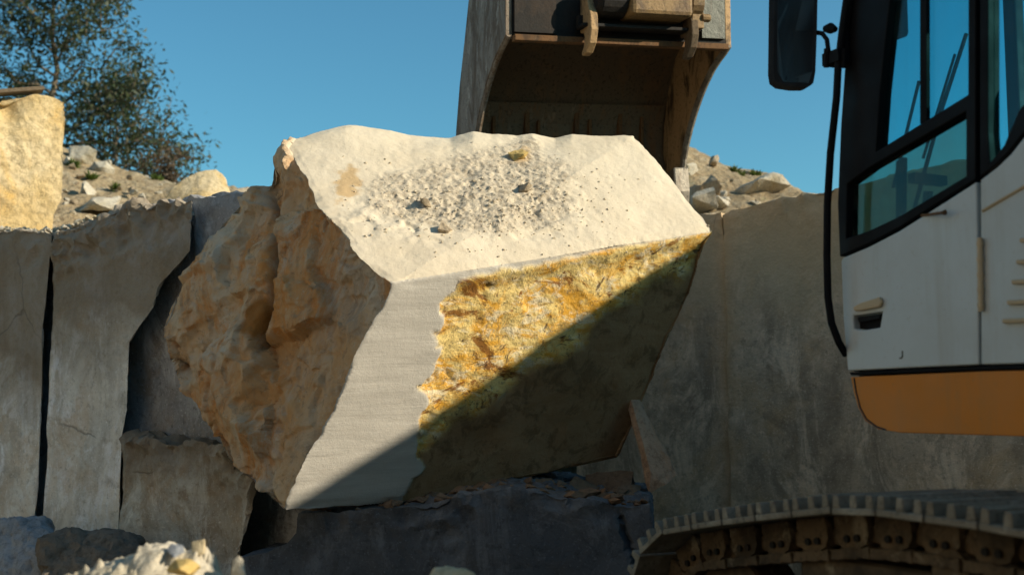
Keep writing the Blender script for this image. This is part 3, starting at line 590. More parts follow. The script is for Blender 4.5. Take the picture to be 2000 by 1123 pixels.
tag(mesh_obj('rock', Vs, Fs, rm_cream, base=True, smooth=45), 'pale sunlit rock with a rounded hump, standing on the wall top left of the boulder', 'rock', 'sunlit stones on the upper bench')
pts = [P(*k) for k in [(452, 392, 14), (456, 372, 14.2), (480, 366, 14.4), (520, 372, 14.5), (530, 395, 14), (460, 395, 15), (520, 370, 15.2)]]
Vs, Fs = hull(pts); Vs, Fs, _ = refine(Vs, Fs, np.zeros(len(Fs), int), .05); Vs = roughen(Vs, Fs, .02, 3, 4)
tag(mesh_obj('rock', Vs, Fs, rm_tan, base=True, smooth=45), 'low tan mound of rock just behind the pale humped rock', 'rock', 'sunlit stones on the upper bench')
def hz(x, y): return float(hill_z(np.array([x]), np.array([y]))[0]) + .02
rp = [stone(20 + i, [(1.2, 1, .8), (1, .8, .6), (1.4, .9, .7), (1, 1, .9), (.9, .7, .6), (1.5, 1, .55), (1, .8, .75)][i], 13, .10, .05) for i in range(7)]
rme = []
for i, (Vs, Fs) in enumerate(rp):
    rme.append([mesh_obj('rock', Vs, Fs, m_, smooth=40) for m_ in (rm_white, rm_tan)])
used = set()
def rock_at(px_, py_, Y, size, label, k=None, mat=0, grp='loose stones on the rubble slopes'):
    k = r_.randint(7) if k is None else k; src = rme[k][mat]
    o = src if (k, mat) not in used else src.copy()
    if (k, mat) in used: COL.objects.link(o)
    used.add((k, mat)); p = P(px_, py_, Y); o.location = (p[0], Y, hz(p[0], Y) + size * .12); o.scale = (size,) * 3
    o.rotation_euler = (r_.uniform(-.4, .4), r_.uniform(-.4, .4), r_.uniform(0, 6.3)); return tag(o, label, 'stone', grp)
def slopeY(px_, py_):                      # depth where the hillside shows at a pixel
    for Y in np.arange(10.2, 17.5, .1):
        p = P(px_, py_, Y)
        if p[2] <= hz(p[0], Y): return Y
    return 16.4
big = [(160, 308, .40, 'large rounded pale stone on the crest of the left slope beside the tree', 3), (200, 332, .30, 'pale stone on the left slope just below the tree foliage', 0),
       (165, 377, .34, 'pale angular stone in the middle of the left slope', 1), (197, 412, .48, 'flat pale stone at the foot of the left slope behind the wall top', 5), (135, 315, .26, 'pale stone touching the edge of the tall cream block on the crest', 4),
       (1490, 378, .52, 'flat grey white slab lying on the right slope above the wall', 5), (1515, 362, .22, 'round brown stone on the crest of the right slope', 6), (1375, 400, .42, 'white grey jagged stone beside the right corner of the boulder', 2),
       (1395, 368, .34, 'reddish brown stone on the right slope beside the bucket edge', 0), (1352, 395, .36, 'pinkish stone touching the right edge of the boulder top', 3), (1405, 402, .28, 'pale stone at the foot of the right slope on the wall top', 1), (1390, 318, .28, 'tan stone near the crest of the right slope', 4), (1352, 340, .30, 'pale stone right behind the worn corner tooth of the bucket', 1)]
for x, y, s, lab, k in big:
    rock_at(x, y, slopeY(x, y + 4), s, lab, k, 1 if ('brown' in lab or 'tan' in lab or 'pink' in lab or 'red' in lab) else 0)
for i in range(64):
    x, y = (r_.uniform(125, 350), r_.uniform(320, 440)) if i < 38 else (r_.uniform(1345, 1530), r_.uniform(330, 410))
    rock_at(x, y, slopeY(x, y), r_.uniform(.05, .13), 'small loose pale stone on the dry left slope' if i < 38 else 'small loose stone on the dry right slope', None, int(r_.rand() < .4), 'small stones on the left slope' if i < 38 else 'small stones on the right slope')
for k in range(7):
    for m_ in range(2):
        if (k, m_) not in used: bpy.data.objects.remove(rme[k][m_])
# rim crumbs along the left wall top
mb = MB()
for i in range(420):
    x = r_.uniform(-40, 240); p = LP(x, np.interp(x, [0, 100, 200, 240], [452, 456, 430, 412]) + r_.uniform(-6, 5), r_.uniform(.05, .5)); s = .015 + .05 * r_.rand() ** 3
    Vs, Fs = proto[i % 6]; mb.add(Vs * s * 1.6 + p, Fs)
tag(mb.build('rim_rubble', rm_white), 'pale crumbs of stone strewn along the left wall top below the cream block', 'rubble', kind='stuff')
# stones at the foot of the left face, props
def hrock(name, pl, mat, label, cat, L=.03, amp=.03, fr=4, grp=None, ridge=0):
    Vs, Fs = hull([P(*k) for k in pl]); Vs, Fs, _ = refine(Vs, Fs, np.zeros(len(Fs), int), L); Vs = roughen(Vs, Fs, amp, fr, 5, seed=len(pl))
    if ridge: Vs = roughen(Vs, Fs, ridge, fr * 2.5, 4, True, 3)
    return tag(mesh_obj(name, Vs, Fs, mat, base=True, smooth=45), label, cat, grp)
hrock('rock', [(-60, 1030, 7.7), (30, 1012, 7.6), (85, 1018, 7.7), (105, 1050, 7.5), (110, 1140, 7.2), (60, 1300, 7), (-80, 1300, 7.2), (-60, 1040, 8.3), (90, 1025, 8.3), (110, 1300, 8.2)], rm_grey, 'blue grey shaded rock mound in the bottom left corner', 'rock', grp='shaded stones at the foot of the left face', ridge=.02)
hrock('rock', [(85, 1060, 7.2), (140, 1036, 7.3), (215, 1042, 7.3), (272, 1062, 7.3), (285, 1110, 7.1), (280, 1300, 6.8), (80, 1300, 6.8), (100, 1050, 7.9), (270, 1055, 7.9), (270, 1300, 7.8)], rock_mat('brown_grey_dusty_stone', (.22, .185, .145), (.15, .13, .105), (.2, .14, .09)), 'brown grey rock mound between the corner rock and the sunlit rubble heap', 'rock', grp='shaded stones at the foot of the left face', ridge=.02)
hrock('stone_slab', [(1228, 800, 7.7), (1233, 781, 7.7), (1250, 781, 7.75), (1300, 898, 7.6), (1323, 926, 7.55), (1300, 946, 7.5), (1268, 962, 7.5), (1272, 925, 7.5), (1240, 786, 7.85), (1306, 925, 7.8), (1285, 950, 7.75)], rock_mat('dusty_pinkish_stone', (.46, .32, .22), (.36, .23, .15), (.42, .21, .09)), 'narrow rust brown stone slab leaning in the dark gap right of the boulder', 'stone', .025, .012, 6)
# rubble under the overhang
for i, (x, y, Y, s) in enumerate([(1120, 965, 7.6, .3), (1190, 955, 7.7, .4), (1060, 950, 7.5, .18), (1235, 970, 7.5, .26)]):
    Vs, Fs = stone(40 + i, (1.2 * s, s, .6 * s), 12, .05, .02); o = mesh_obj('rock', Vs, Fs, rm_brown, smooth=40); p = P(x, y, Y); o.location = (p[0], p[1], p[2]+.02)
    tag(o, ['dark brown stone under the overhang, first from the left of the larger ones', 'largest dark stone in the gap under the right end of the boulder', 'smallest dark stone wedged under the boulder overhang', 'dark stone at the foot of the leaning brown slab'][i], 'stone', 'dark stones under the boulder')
mb = MB()
for i in range(230):
    x = r_.uniform(610, 1260); p = EP(x, np.interp(x, [584, 700, 880, 1000, 1110, 1268], [1003, 998, 972, 954, 972, 985]) + 3); dp = r_.uniform(.03, .75); s = .018 + .06 * r_.rand() ** 3
    Vs, Fs = proto[i % 6]; mb.add(Vs @ np.diag([1.2, 1, .8]) * s * 2 + p + np.array([dp * .1, dp, s * .4 - .01]), Fs)
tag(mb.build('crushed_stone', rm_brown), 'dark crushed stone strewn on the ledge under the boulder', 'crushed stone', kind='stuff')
# foreground rubble heap in the sun
hp = [(130, 1124), (180, 1104), (240, 1078), (285, 1061), (320, 1060), (345, 1066), (370, 1068), (400, 1068), (412, 1095), (425, 1112), (445, 1135), (480, 1160)]
mb = MB(); nx, nz = 220, 110; Vg = []
for i in range(nx):
    for j in range(nz):
        x = 30 + 520 * i / (nx - 1); t = j / (nz - 1) * 2 - 1
        ypx = np.interp(x, [30, 80] + [h[0] for h in hp] + [550], [1200, 1155] + [h[1] for h in hp] + [1260]); p = P(x, ypx, 4.05)
        Vg.append((p[0], 4.05 + t * .75, p[2] - .55 * abs(t) ** 1.6 - (.12 if t > 0 else 0) * t))
Vg = np.array(Vg); idx = np.arange(nx * nz).reshape(nx, nz)
Fg = np.stack([idx[:-1, :-1].ravel(), idx[1:, :-1].ravel(), idx[1:, 1:].ravel(), idx[:-1, 1:].ravel()], 1)
Wg = Vg + .02 * np.stack([fbm(Vg * 9, 3), fbm(Vg * 9 + 4, 3), fbm(Vg * 9 + 8, 3)], 1)
Vg[:, 2] += facet(Wg, .13, .30, 2, .08) + facet(Wg, .05, .32, 6, .1) + .012 * fbm(Vg * 10, 4) - .01
skirt = [i for i in list(idx[:, 0]) + list(idx[-1, 1:]) + list(idx[::-1, -1][1:]) + list(idx[0, ::-1][1:-1])]
nb = len(Vg); Vb = Vg[skirt].copy(); Vb[:, 2] = -.05; Vg = np.concatenate([Vg, Vb])
Fl = [tuple(f) for f in Fg.tolist()]
for k in range(len(skirt)): Fl.append((skirt[k], nb + k, nb + (k + 1) % len(skirt), skirt[(k + 1) % len(skirt)]))
tag(mesh_obj('rubble_heap', Vg, Fl, rm_white, base=True, smooth=60), 'sunlit whitish rubble heap at the bottom left of the foreground', 'rubble heap')
hrock('stone', [(325, 1112, 3.75), (345, 1094, 3.74), (372, 1094, 3.74), (390, 1106, 3.75), (370, 1122, 3.7), (330, 1122, 3.72), (350, 1110, 3.66), (350, 1100, 3.85), (385, 1118, 3.85)], rm_yel, 'bright yellow stone chunk set in the face of the sunlit rubble heap', 'stone', .012, .008, 14, 'stones on the sunlit rubble heap')
hrock('stone', [(372, 1072, 3.98), (376, 1058, 4.0), (399, 1053, 4.0), (401, 1072, 3.98), (396, 1082, 3.95), (378, 1082, 3.95), (380, 1060, 4.08), (399, 1070, 4.08)], rm_cream, 'pale yellow angular chip standing on the peak of the sunlit rubble heap', 'stone', .012, .005, 14, 'stones on the sunlit rubble heap')
hrock('stone', [(325, 1072, 3.95), (335, 1062, 3.97), (358, 1064, 3.97), (362, 1078, 3.93), (340, 1088, 3.9), (350, 1070, 4.06)], rm_grey, 'grey stone beside the yellow chip on top of the rubble heap', 'stone', .012, .008, 14, 'stones on the sunlit rubble heap')
hrock('stone', [(446, 1140, 3.9), (452, 1112, 3.9), (458, 1092, 3.92), (466, 1087, 3.92), (474, 1095, 3.92), (474, 1112, 3.9), (480, 1128, 3.88), (484, 1300, 3.9), (440, 1300, 3.9), (458, 1100, 4.02), (474, 1105, 4.02), (480, 1300, 4.1), (445, 1300, 4.1)], rm_white, 'slim upright pale stone standing right of the rubble heap', 'stone', .015, .012, 12, 'stones on the sunlit rubble heap')
hrock('stone', [(838, 1124, 3.9), (850, 1110, 3.92), (880, 1108, 3.95), (908, 1115, 3.92), (926, 1126, 3.9), (930, 1400, 3.8), (820, 1400, 3.8), (850, 1115, 4.2), (910, 1120, 4.2), (900, 1400, 4.3), (840, 1400, 4.3)], rm_cream, 'sunlit tan stone tip peeking up at the bottom middle edge', 'stone', .02, .012, 10)
# ------------------------------------------------------------------ trees and weeds
def add_leaves(mb, c, n, rad, ln, r, droop=.3):
    for _ in range(n):
        p = np.array(c) + r.normal(size=3) * rad; d = unit(r.normal(size=3) + np.array([0, 0, -droop])); s = unit(np.cross(d, r.normal(size=3)))
        l = ln * r.uniform(.6, 1.3); w_ = l * .17
        mb.add([p, p + d * l * .5 + s * w_, p + d * l, p + d * l * .5 - s * w_], [(0, 1, 2, 3)])
def tree(name, base, tip, limbs, label, leafn, rad, ln, r, mat=m_leaf, grp=None, spread=1.0, trunk_r=.07):
    e = empty(name, base, label, 'tree', grp); base = np.array(base, float); tip = np.array(tip, float)
    tr = MB(); cr = MB(); nseg = 9; tp = [base + (tip - base) * k / nseg + r.normal(size=3) * np.array([.05, .05, 0]) * (0 < k) for k in range(nseg + 1)]
    tr.tube(tp, [trunk_r * (1 - .85 * k / nseg) for k in range(nseg + 1)], 8)
    for lt, az, el, L in limbs:
        st = base + (tip - base) * lt; d = np.array([math.cos(az) * math.cos(el), math.sin(az) * math.cos(el), math.sin(el)])
        lp = [st + d * L * k / 5 + np.array([0, 0, -.18 * L * (k / 5) ** 2 * (1 if el < .6 else .2)]) + r.normal(size=3) * .03 * k for k in range(6)]
        tr.tube(lp, [trunk_r * .42 * (1 - lt * .5) * (1 - .8 * k / 5) + .003 for k in range(6)], 6)
        for k in range(1, 6):
            for _ in range(3):
                td = unit(d + r.normal(size=3) * .8); tl = L * r.uniform(.14, .32); e_ = lp[k] + td * tl
                tr.tube([lp[k], (lp[k] + e_) / 2 + r.normal(size=3) * .02, e_], [.010, .007, .003], 4)
                for q_ in range(4): add_leaves(cr, lp[k] + (e_ - lp[k]) * (.3 + .25 * q_), leafn, rad, ln, r)
    for k in range(len(tp) // 3, len(tp)):
        for q_ in (0, .5): add_leaves(cr, tp[k] + (tp[min(k + 1, len(tp) - 1)] - tp[k]) * q_, leafn * 3, rad * 2.2, ln, r)
    tr.build('trunk', m_bark, e); cr.build('crown', mat, e, smooth=None); return e
r = np.random.RandomState(11)
bx_ = P(112, 330, 21.0); tx_ = P(104, -160, 21.0)
limbs = [(t, a, el, L * 1.18) for t, a, el, L in [(.03, .1, .1, 2.0), (.05, -.5, .2, 1.8), (.08, 0.0, .35, 1.9), (.12, 3.0, .3, 1.5), (.1, -1.4, .4, 1.2), (.16, .3, .25, 1.75), (.2, -.4, .45, 1.9), (.24, 3.3, .4, 1.5), (.27, .9, .5, 1.5), (.3, 2.6, .5, 1.4), (.3, -.2, .55, 1.45), (.35, -2.7, .5, 1.5), (.38, .2, .65, 1.3), (.42, 3.4, .6, 1.35), (.46, -.6, .7, 1.25), (.5, 2.9, .7, 1.3), (.52, .1, .7, 1.2), (.56, -2.4, .8, 1.25), (.6, .5, .8, 1.1), (.64, 3.0, .8, 1.1), (.68, -.3, .85, 1.0), (.72, 2.6, .9, .9), (.76, .3, .95, .8), (.8, -2.8, 1.0, .8), (.86, .2, 1.1, .6), (.9, 3.1, 1.1, .6)]]
tree('tree', (bx_[0], 21.0, hz(bx_[0], 21.0) - .1), tx_, limbs, 'tall slender tree with sparse dark olive leaves, rising behind the cream block', 10, .16, .12, r, grp='trees on the left hill', trunk_r=.075)
bx_ = P(229, 345, 20.0); tx_ = P(222, 168, 20.0)
limbs = [(.1, 0.05, .30, 1.25), (.15, 2.9, .5, 1.0), (.2, -.3, .40, 1.3), (.28, .5, .45, 1.0), (.35, 3.2, .6, .9), (.4, -.1, .55, .95), (.5, 2.6, .7, .8), (.55, .3, .7, .75), (.65, -2.6, .8, .6), (.7, .1, .85, .6), (.82, 2.9, 1.0, .4), (.85, .2, 1.0, .4)]
tree('tree', (bx_[0], 20.0, hz(bx_[0], 20.0) - .1), tx_, limbs, 'shorter bushy tree with spreading low branches, right of the tall tree', 4, .17, .11, r, grp='trees on the left hill', trunk_r=.04)
bx_ = P(318, 362, 18.6); tx_ = P(322, 292, 18.6)
tree('shrub', (bx_[0], 18.6, hz(bx_[0], 18.6) - .1), tx_, [(.2, .2, .6, .35), (.3, 2.8, .7, .3), (.5, -.5, .8, .3), (.6, 2.2, .9, .25)], 'small dry reddish brown shrub at the right foot of the trees', 3, .05, .09, r, m_dry, 'trees on the left hill', trunk_r=.02)
for x, y, s, lab in [(178, 352, .15, 'green weed tuft in the middle of the left slope'), (142, 325, .16, 'green weed tuft beside the tall cream block'), (225, 368, .12, 'thin green weed tuft above the wall top on the left slope'), (305, 352, .14, 'weed tuft near the crest below the dry shrub'), (1435, 334, .13, 'green weeds on the crest of the right slope, nearest the bucket'), (1475, 344, .13, 'spiky green weed near the middle of the right crest'), (1498, 358, .14, 'green weeds on the right crest beside the round brown stone'), (1448, 342, .10, 'low green weeds between two stones on the right crest')]:
    Y = slopeY(x, y); p = P(x, y, Y); mb = MB(); b0 = np.array((p[0], Y, hz(p[0], Y) - .02))
    for _ in range(90):
        d = unit(r.normal(size=3) * np.array([1, 1, .5]) + np.array([0, 0, .8])); sd_ = unit(np.cross(d, r.normal(size=3))); l = s * r.uniform(.4, 1.0)
        mb.add([b0, b0 + d * l * .6 + sd_ * l * .1, b0 + d * l, b0 + d * l * .6 - sd_ * l * .1], [(0, 1, 2, 3)])
    tag(mb.build('weed_tuft', m_green, base=True), lab, 'weed', 'green weeds on the slopes')
exec_excavator = True
# ------------------------------------------------------------------ EXCAVATOR
hd = unit((-.44, .90, 0)); rt = unit((.90, .44, 0)); UP = np.array([0, 0, 1.0])
CF = np.array([(1648 - 1000) / FPX * 5.0, 5.0, 0.0])              # front left corner of the cab on the ground
CEN = CF + hd * .36 + rt * .73 + (-hd) * 2.1 + rt * 1.0; CEN = np.array([2.84, 3.77, 0.0]) + rt * .62
EX = empty('excavator', CEN, 'white and orange tracked excavator with its worn bucket hooked behind the boulder', 'excavator')
cl = -rt                                                             # outward normal of the cab side
CS = lambda x, y, b=0.0: PP(x, y, CF + rt * b, cl)                # point on the cab side, b metres inboard
def panel(name, poly, b0, b1, mat, parent, holes=(), bevel=.006, smooth=None):
    V, F = prism([CS(x, y, 0) + rt * b0 for x, y in poly], rt * (b1 - b0), [[CS(x, y, 0) + rt * b0 for x, y in h] for h in holes])
    return mesh_obj(name, V, F, mat, parent, bevel=bevel, smooth=smooth)
# black cab shell (left side frame with the window openings, far side, front and rear posts, roof, floor)
win_up = [(1738, 283), (1742, 262), (1752, 180), (1776, -60), (1790, -420), (1896, -420), (1894, 186), (1740, 268)]
up_o = [(1716, 297), (1724, 180), (1738, 50), (1762, -150), (1800, -440), (1898, -440), (1896, 186)]
low_o = [(1658, 466), (1660, 360), (1690, 338), (1700, 330), (1892, 219), (1892, 345), (1760, 424), (1700, 452)]
frame_o = [(1645, 502), (1641, 400), (1647, 250), (1660, 60), (1690, -180), (1750, -470), (1911, -480), (1911, 351), (1820, 408), (1760, 446), (1700, 477)]
CAB = panel('cab', frame_o, -.015, .05, m_black, EX, [up_o, low_o], .005)
rear_o = [(1918, 347), (1918, -480), (2120, -500), (2120, 150), (2030, 235), (2000, 265), (1975, 297), (1950, 322)]
rear_w = [(1938, 318), (1934, 260), (1934, -460), (2105, -470), (2105, 110), (2040, 165), (1995, 215), (1965, 285)]
panel('rear_frame', rear_o, -.012, .05, m_black, CAB, [rear_w], .005)
panel('upper_window', up_o, .018, .023, m_glass, CAB, bevel=0); panel('lower_window', low_o, .018, .023, m_glass_low, CAB, bevel=0); panel('rear_window', rear_w, .018, .023, m_glass, CAB, bevel=0)
panel('window_bar', [(1798, -440), (1810, -440), (1811, 236), (1798, 243)], -.004, .016, m_rubber, CAB, bevel=.002)
panel('window_bar', [(1740, 314), (1754, 306), (1752, 424), (1740, 430)], .026, .05, m_rubber, CAB, bevel=.002)
# the rest of the shell, from the cab's own axes: a back along the side, b inboard, z up
zb = CS(1660, 725)[2]; zt = zb + 1.92; CW = 1.02; CD = 1.5
def C(a, b, z): return np.array([CF[0], CF[1], 0]) - hd * a + rt * b + np.array([0, 0, z])
mb = MB()
for a in (.05, .72, 1.46): mb.box(C(a, CW, zb + 1.0), [hd, rt, UP], [.035, .03, .95])
mb.box(C(.75, CW, zb + .3), [hd, rt, UP], [.74, .025, .32]); mb.box(C(1.47, .5, zb + .35), [hd, rt, UP], [.03, .5, .35])
mb.box(C(.03, .5, zb + .06), [hd, rt, UP], [.03, .46, .06]); mb.box(C(.08, .5, zt - .05), [hd, rt, UP], [.03, .46, .05])
mb.build('shell', m_black, CAB, bevel=.008)
MB().box(C(.78, .52, zt + .03), [hd, rt, UP], [.74, .52, .035]).build('roof', m_white, CAB, bevel=.02)
MB().box(C(.77, .52, zb + .0), [hd, rt, UP], [.74, .47, .03]).build('floor', m_inside, CAB)
MB().box(C(.02, .5, zb + 1.0), [hd, rt, UP], [.003, .44, .86]).build('windshield', m_glass_far, CAB)
MB().box(C(.385, CW, zb + 1.25), [hd, rt, UP], [.29, .003, .6]).build('side_window', m_glass_far, CAB)
MB().box(C(1.09, CW, zb + 1.25), [hd, rt, UP], [.33, .003, .6]).build('side_window', m_glass_far, CAB)
s = MB(); s.box(C(.72, .5, zb + .46), [hd, rt, UP], [.25, .25, .08]).box(C(.96, .5, zb + .82), [hd + UP * .0 , rt, UP], [.07, .24, .34]).box(C(.99, .5, zb + 1.24), [hd, rt, UP], [.05, .13, .10])
s.box(C(.74, .5, zb + .22), [hd, rt, UP], [.16, .16, .17]).build('seat', m_seat, CAB, bevel=.04)
s = MB(); s.box(C(.82, .16, zb + .52), [hd, rt, UP], [.26, .07, .06]).box(C(.82, .84, zb + .52), [hd, rt, UP], [.26, .07, .06]); s.tube([C(.6, .17, zb + .58), C(.57, .18, zb + .7), C(.58, .19, zb + .78)], [.012, .012, .026]); s.tube([C(.6, .83, zb + .58), C(.57, .82, zb + .7), C(.58, .82, zb + .78)], [.012, .012, .026])
s.box(C(1.06, .5, zb + .35), [hd, rt, UP], [.03, .36, .1]); s.build('joystick_console', m_inside, CAB, bevel=.01)
s = MB(); s.box(C(.10, .25, zb + .52), [hd, rt, UP], [.05, .2, .015]).box(C(.14, .55, zb + .42), [hd, rt, UP], [.06, .3, .012]); s.build('dash_shelf', m_teal, CAB, bevel=.004)
s = MB(); s.box(C(.2, .07, zb + .40), [hd, rt, UP], [.14, .02, .05]); s.tube([C(.1, .3, zb), C(.13, .3, zb + .3), C(.2, .3, zb + .75)], .02); s.box(C(.2, .3, zb + .8), [hd, rt, UP], [.02, .09, .02]); s.build('steering_column', m_inside, CAB)
MB().box(C(.16, .13, zb + 1.56), [hd, rt, UP], [.07, .07, .17]).build('monitor', m_inside, CAB, bevel=.02)
s = MB(); s.tube([C(.0, .42, zb + .72), C(-.02, .62, zb + 1.18), C(-.01, .78, zb + 1.55)], .010, 6); s.tube([C(.0, .30, zb + .80), C(-.03, .5, zb + 1.3)], .008, 6); s.tube([C(-.02, .5, zb + .95), C(-.025, .72, zb + 1.45)], .007, 6); s.build('wiper', m_rubber, CAB)
# white door, rear panel, orange skirt
door_o = [(1660, 724), (1651, 620), (1648, 540), (1647, 510), (1652, 503), (1702, 482), (1762, 451), (1822, 413), (1911, 356), (1914, 500), (1916, 712), (1800, 717)]
DOOR = panel('door', door_o, -.012, .03, m_white, CAB, [[(1670, 617), (1728, 609), (1723, 640), (1690, 645), (1672, 643)]], .006)
panel('handle_recess', [(1671, 618), (1727, 610), (1722, 639), (1690, 644), (1673, 642)], .02, .028, m_black, DOOR, bevel=0)
panel('handle', [(1676, 620), (1722, 613), (1719, 622), (1678, 630)], -.004, .012, m_black, DOOR, bevel=.002)
panel('handle_guard', [(1676, 600), (1690, 592), (1728, 580), (1732, 590), (1728, 600), (1694, 607), (1678, 608)], -.03, -.0125, m_beige, DOOR, bevel=.006)
panel('door_mark', [(1766, 685), (1768.5, 685), (1768.5, 697), (1766, 701), (1761, 700.5), (1761, 698.5), (1764.5, 698), (1766, 695)], -.0135, -.0123, m_greenpl, DOOR, bevel=0)
s = MB(); s.tube([CS(1800, 421, -.012), CS(1838, 416, -.05), CS(1846, 415, -.05)], [.005, .006, .011], 8); s.build('door_stop', m_rust, DOOR)
s = MB(); h0, h1 = CS(1914, 465, -.022), CS(1916, 608, -.022); s.tube([h0, h1], .010, 10)
for k in range(5): c_ = h0 + (h1 - h0) * (.08 + .21 * k); s.tube([c_ - UP * .008, c_ + UP * .008], .0125, 10)
s.build('hinge', m_beige, DOOR)
rp_o = [(1919, 352), (1952, 327), (1978, 302), (2003, 270), (2033, 240), (2140, 140), (2700, 40), (2700, 690), (1920, 712)]
REAR = panel('rear_panel', rp_o, -.010, .05, m_white, EX, bevel=.008)
s = MB(); s.tube([CS(1919, 412, -.012), CS(1960, 388, -.012), CS(2000, 365, -.012), (CS(2160, 290, -.012))], .006, 6); s.build('trim_strip', m_beige, REAR)
for k, (x, y) in enumerate([(1994, 470), (1987, 512), (1978, 551), (1969, 591), (1960, 627)]):
    s = MB(); s.box((CS(x, y, -.018) + CS(x + 190, y - 18 + k * 3, -.018)) / 2, [CS(x + 190, y - 18 + k * 3) - CS(x, y), rt, UP], [np.linalg.norm(CS(x + 190, y) - CS(x, y)) / 2, .008, .008])
    s.build('louvre', m_beige, REAR, bevel=.004)
panel('door_sill', [(1660, 727), (1800, 720), (1918, 715), (2700, 692), (2700, 706), (1918, 722), (1800, 727), (1664, 733)], -.005, .06, m_rubber, EX, bevel=.002)
sk = [(1661, 736), (1800, 730), (1920, 725), (2700, 708), (2700, 930), (2300, 880), (2000, 852), (1900, 849), (1760, 845), (1715, 838), (1690, 822), (1676, 796), (1668, 770)]
V, F = prism([CS(*q) for q in sk], rt * 1.02); SK = mesh_obj('skirt', V, F, m_orange, EX, bevel=.03)
seam = [CS(x, y, -.0015) for x, y in [(1668, 738), (1672, 765), (1680, 796), (1692, 818), (1712, 833), (1730, 839)]]
MB().tube(seam, .0035, 6).build('skirt_seam', m_inside, SK)
# handrail, mirror
s = MB(); s.tube([CS(*q) for q in [(1637, 128, -.06), (1634, 190, -.08), (1622, 300, -.09), (1616, 400, -.09), (1615, 500, -.09), (1617, 580, -.09), (1624, 630, -.08), (1638, 668, -.05), (1652, 692, -.0)]], .0155, 10); s.tube([CS(1637, 128, -.06), CS(1645, 60, -.05), CS(1662, -60, -.03), CS(1700, -220, 0.01)], .0155, 10)
s.build('handrail', m_rubber, EX)
mc = [CS(x, y, -.10) for x, y in [(1514, -120), (1512, 60), (1511, 140), (1514, 158), (1526, 167), (1552, 171), (1580, 171), (1590, 162), (1594, 140), (1597, 60), (1600, -120)]]
V, F = prism(mc, -rt * .0 + hd * .07 + rt * .02); MIR = mesh_obj('mirror', V, F, m_rubber, EX, bevel=.012)
mg = [CS(x, y, -.10) - hd * .004 for x, y in [(1520, -110), (1518, 60), (1518, 140), (1530, 160), (1578, 163), (1586, 140), (1588, 60), (1592, -110)]]
V, F = prism(mg, hd * .003); mesh_obj('mirror_glass', V, F, paint('dark_mirror_back', (.02, .02, .018), (.05, .045, .03), .25, .5), MIR)
s = MB(); s.tube([CS(1592, 64, -.08), CS(1606, 66, -.08), CS(1615, 78, -.08), CS(1618, 100, -.08), CS(1616, 128, -.07)], .010, 8); s.box(CS(1632, 114, -.05), [hd, rt, UP], [.05, .03, .026]); s.tube([CS(1615, 96, -.08), CS(1614, 132, -.08)], .013, 8); s.tube([CS(1648, 96, -.05), CS(1648, 133, -.05)], .011, 8)
s.tube([CS(1612, 57, -.06), CS(1622, 56, -.06), CS(1632, 58, -.06)], [.015, .024, .012], 10); s.tube([CS(1650, 110, -.02), CS(1648, 60, -.03), CS(1660, -20, -.03), CS(1690, -120, 0)], .022, 10); s.build('mirror_bracket', m_rubber, MIR)
# upper body, counterweight, boom and stick (mostly above and right of the frame)
U_ = lambda a, b, z: CEN + hd * a + rt * b + UP * z
s = MB(); s.box(U_(-.9, .02, 1.55), [hd, rt, UP], [1.55, 1.30, .28]).box(U_(-1.3, .02, 2.09), [hd, rt, UP], [1.1, 1.28, .24]).box(U_(.45, .95, 1.95), [hd, rt, UP], [.8, .35, .13]); s.build('engine_house', m_white, EX, bevel=.05)
MB().box(U_(-2.7, 0, 1.80), [hd, rt, UP], [.24, 1.3, .55]).build('counterweight', m_orange, EX, bevel=.1)
s = MB(); s.tube([U_(0, 0, .75), U_(0, 0, 1.27)], .75, 32); s.build('slew_ring', m_grease, EX)
MB().box(U_(0, 0, .62), [hd, rt, UP], [1.2, .8, .2]).build('undercarriage', m_track, EX, bevel=.04)
# bucket
bw = np.array([.927, .375, .074]); bw /= np.linalg.norm(bw); bs = unit((.375, -.927, 0)); BL = P(1000, 75, 8.2); BWID = 1.75
def K(s_, z_, w_=0.0): return BL + bs * s_ + UP * z_ + bw * w_
HX = K(-.35, .42, BWID / 2)
bz = [(.45, 2.05), (1.4, 3.9), (2.4, 5.6), (3.2, 6.5), (4.3, 6.9)]
hb = HX - CEN; hb[2] = 0; hb = unit(hb); hs_ = unit(np.cross(hb, UP))
def bp(a, z): return CEN + hb * a + UP * z
out = [bp(.05, 1.8), bp(.1, 2.5), bp(.6, 4.2), bp(1.5, 6.2), bp(2.6, 7.2), bp(4.9, 7.35), bp(5.1, 6.95), bp(2.9, 6.5), bp(2.2, 5.8), bp(1.3, 4.1), bp(.55, 2.2), bp(.5, 1.8)]
V, F = prism([p_ - hs_ * .24 for p_ in out], hs_ * .48); mesh_obj('boom', V, F, m_white, EX, bevel=.03)
ah = np.dot(HX - CEN, hb); az = HX[2]
out = [bp(ah - .14, az - .1), bp(ah + .14, az - .1), bp(ah + .28, az + .8), bp(5.25, 7.6), bp(4.95, 8.0), bp(4.75, 7.4), bp(4.85, 6.7), bp(ah - .3, az + .9)]
V, F = prism([p_ - hs_ * .18 for p_ in out], hs_ * .36); mesh_obj('stick', V, F, m_white, EX, bevel=.03)
BUC = empty('bucket', HX, None, None); BUC.parent = EX; BUC.location = Vector(HX) - Vector(CEN)
def bpart(name, mb, mat, **k):
    V = np.array(mb.V) - HX
    o = mesh_obj(name, V, mb.F, mat, None, **k); o.parent = BUC; return o
front = [(0.0, .52), (0.0, .02), (-.06, -.015), (-.14, -.05), (-.23, -.10), (-.33, -.18), (-.42, -.27), (-.50, -.37), (-.58, -.49), (-.64, -.60), (-.69, -.72), (-.72, -.86), (-.73, -1.05)]
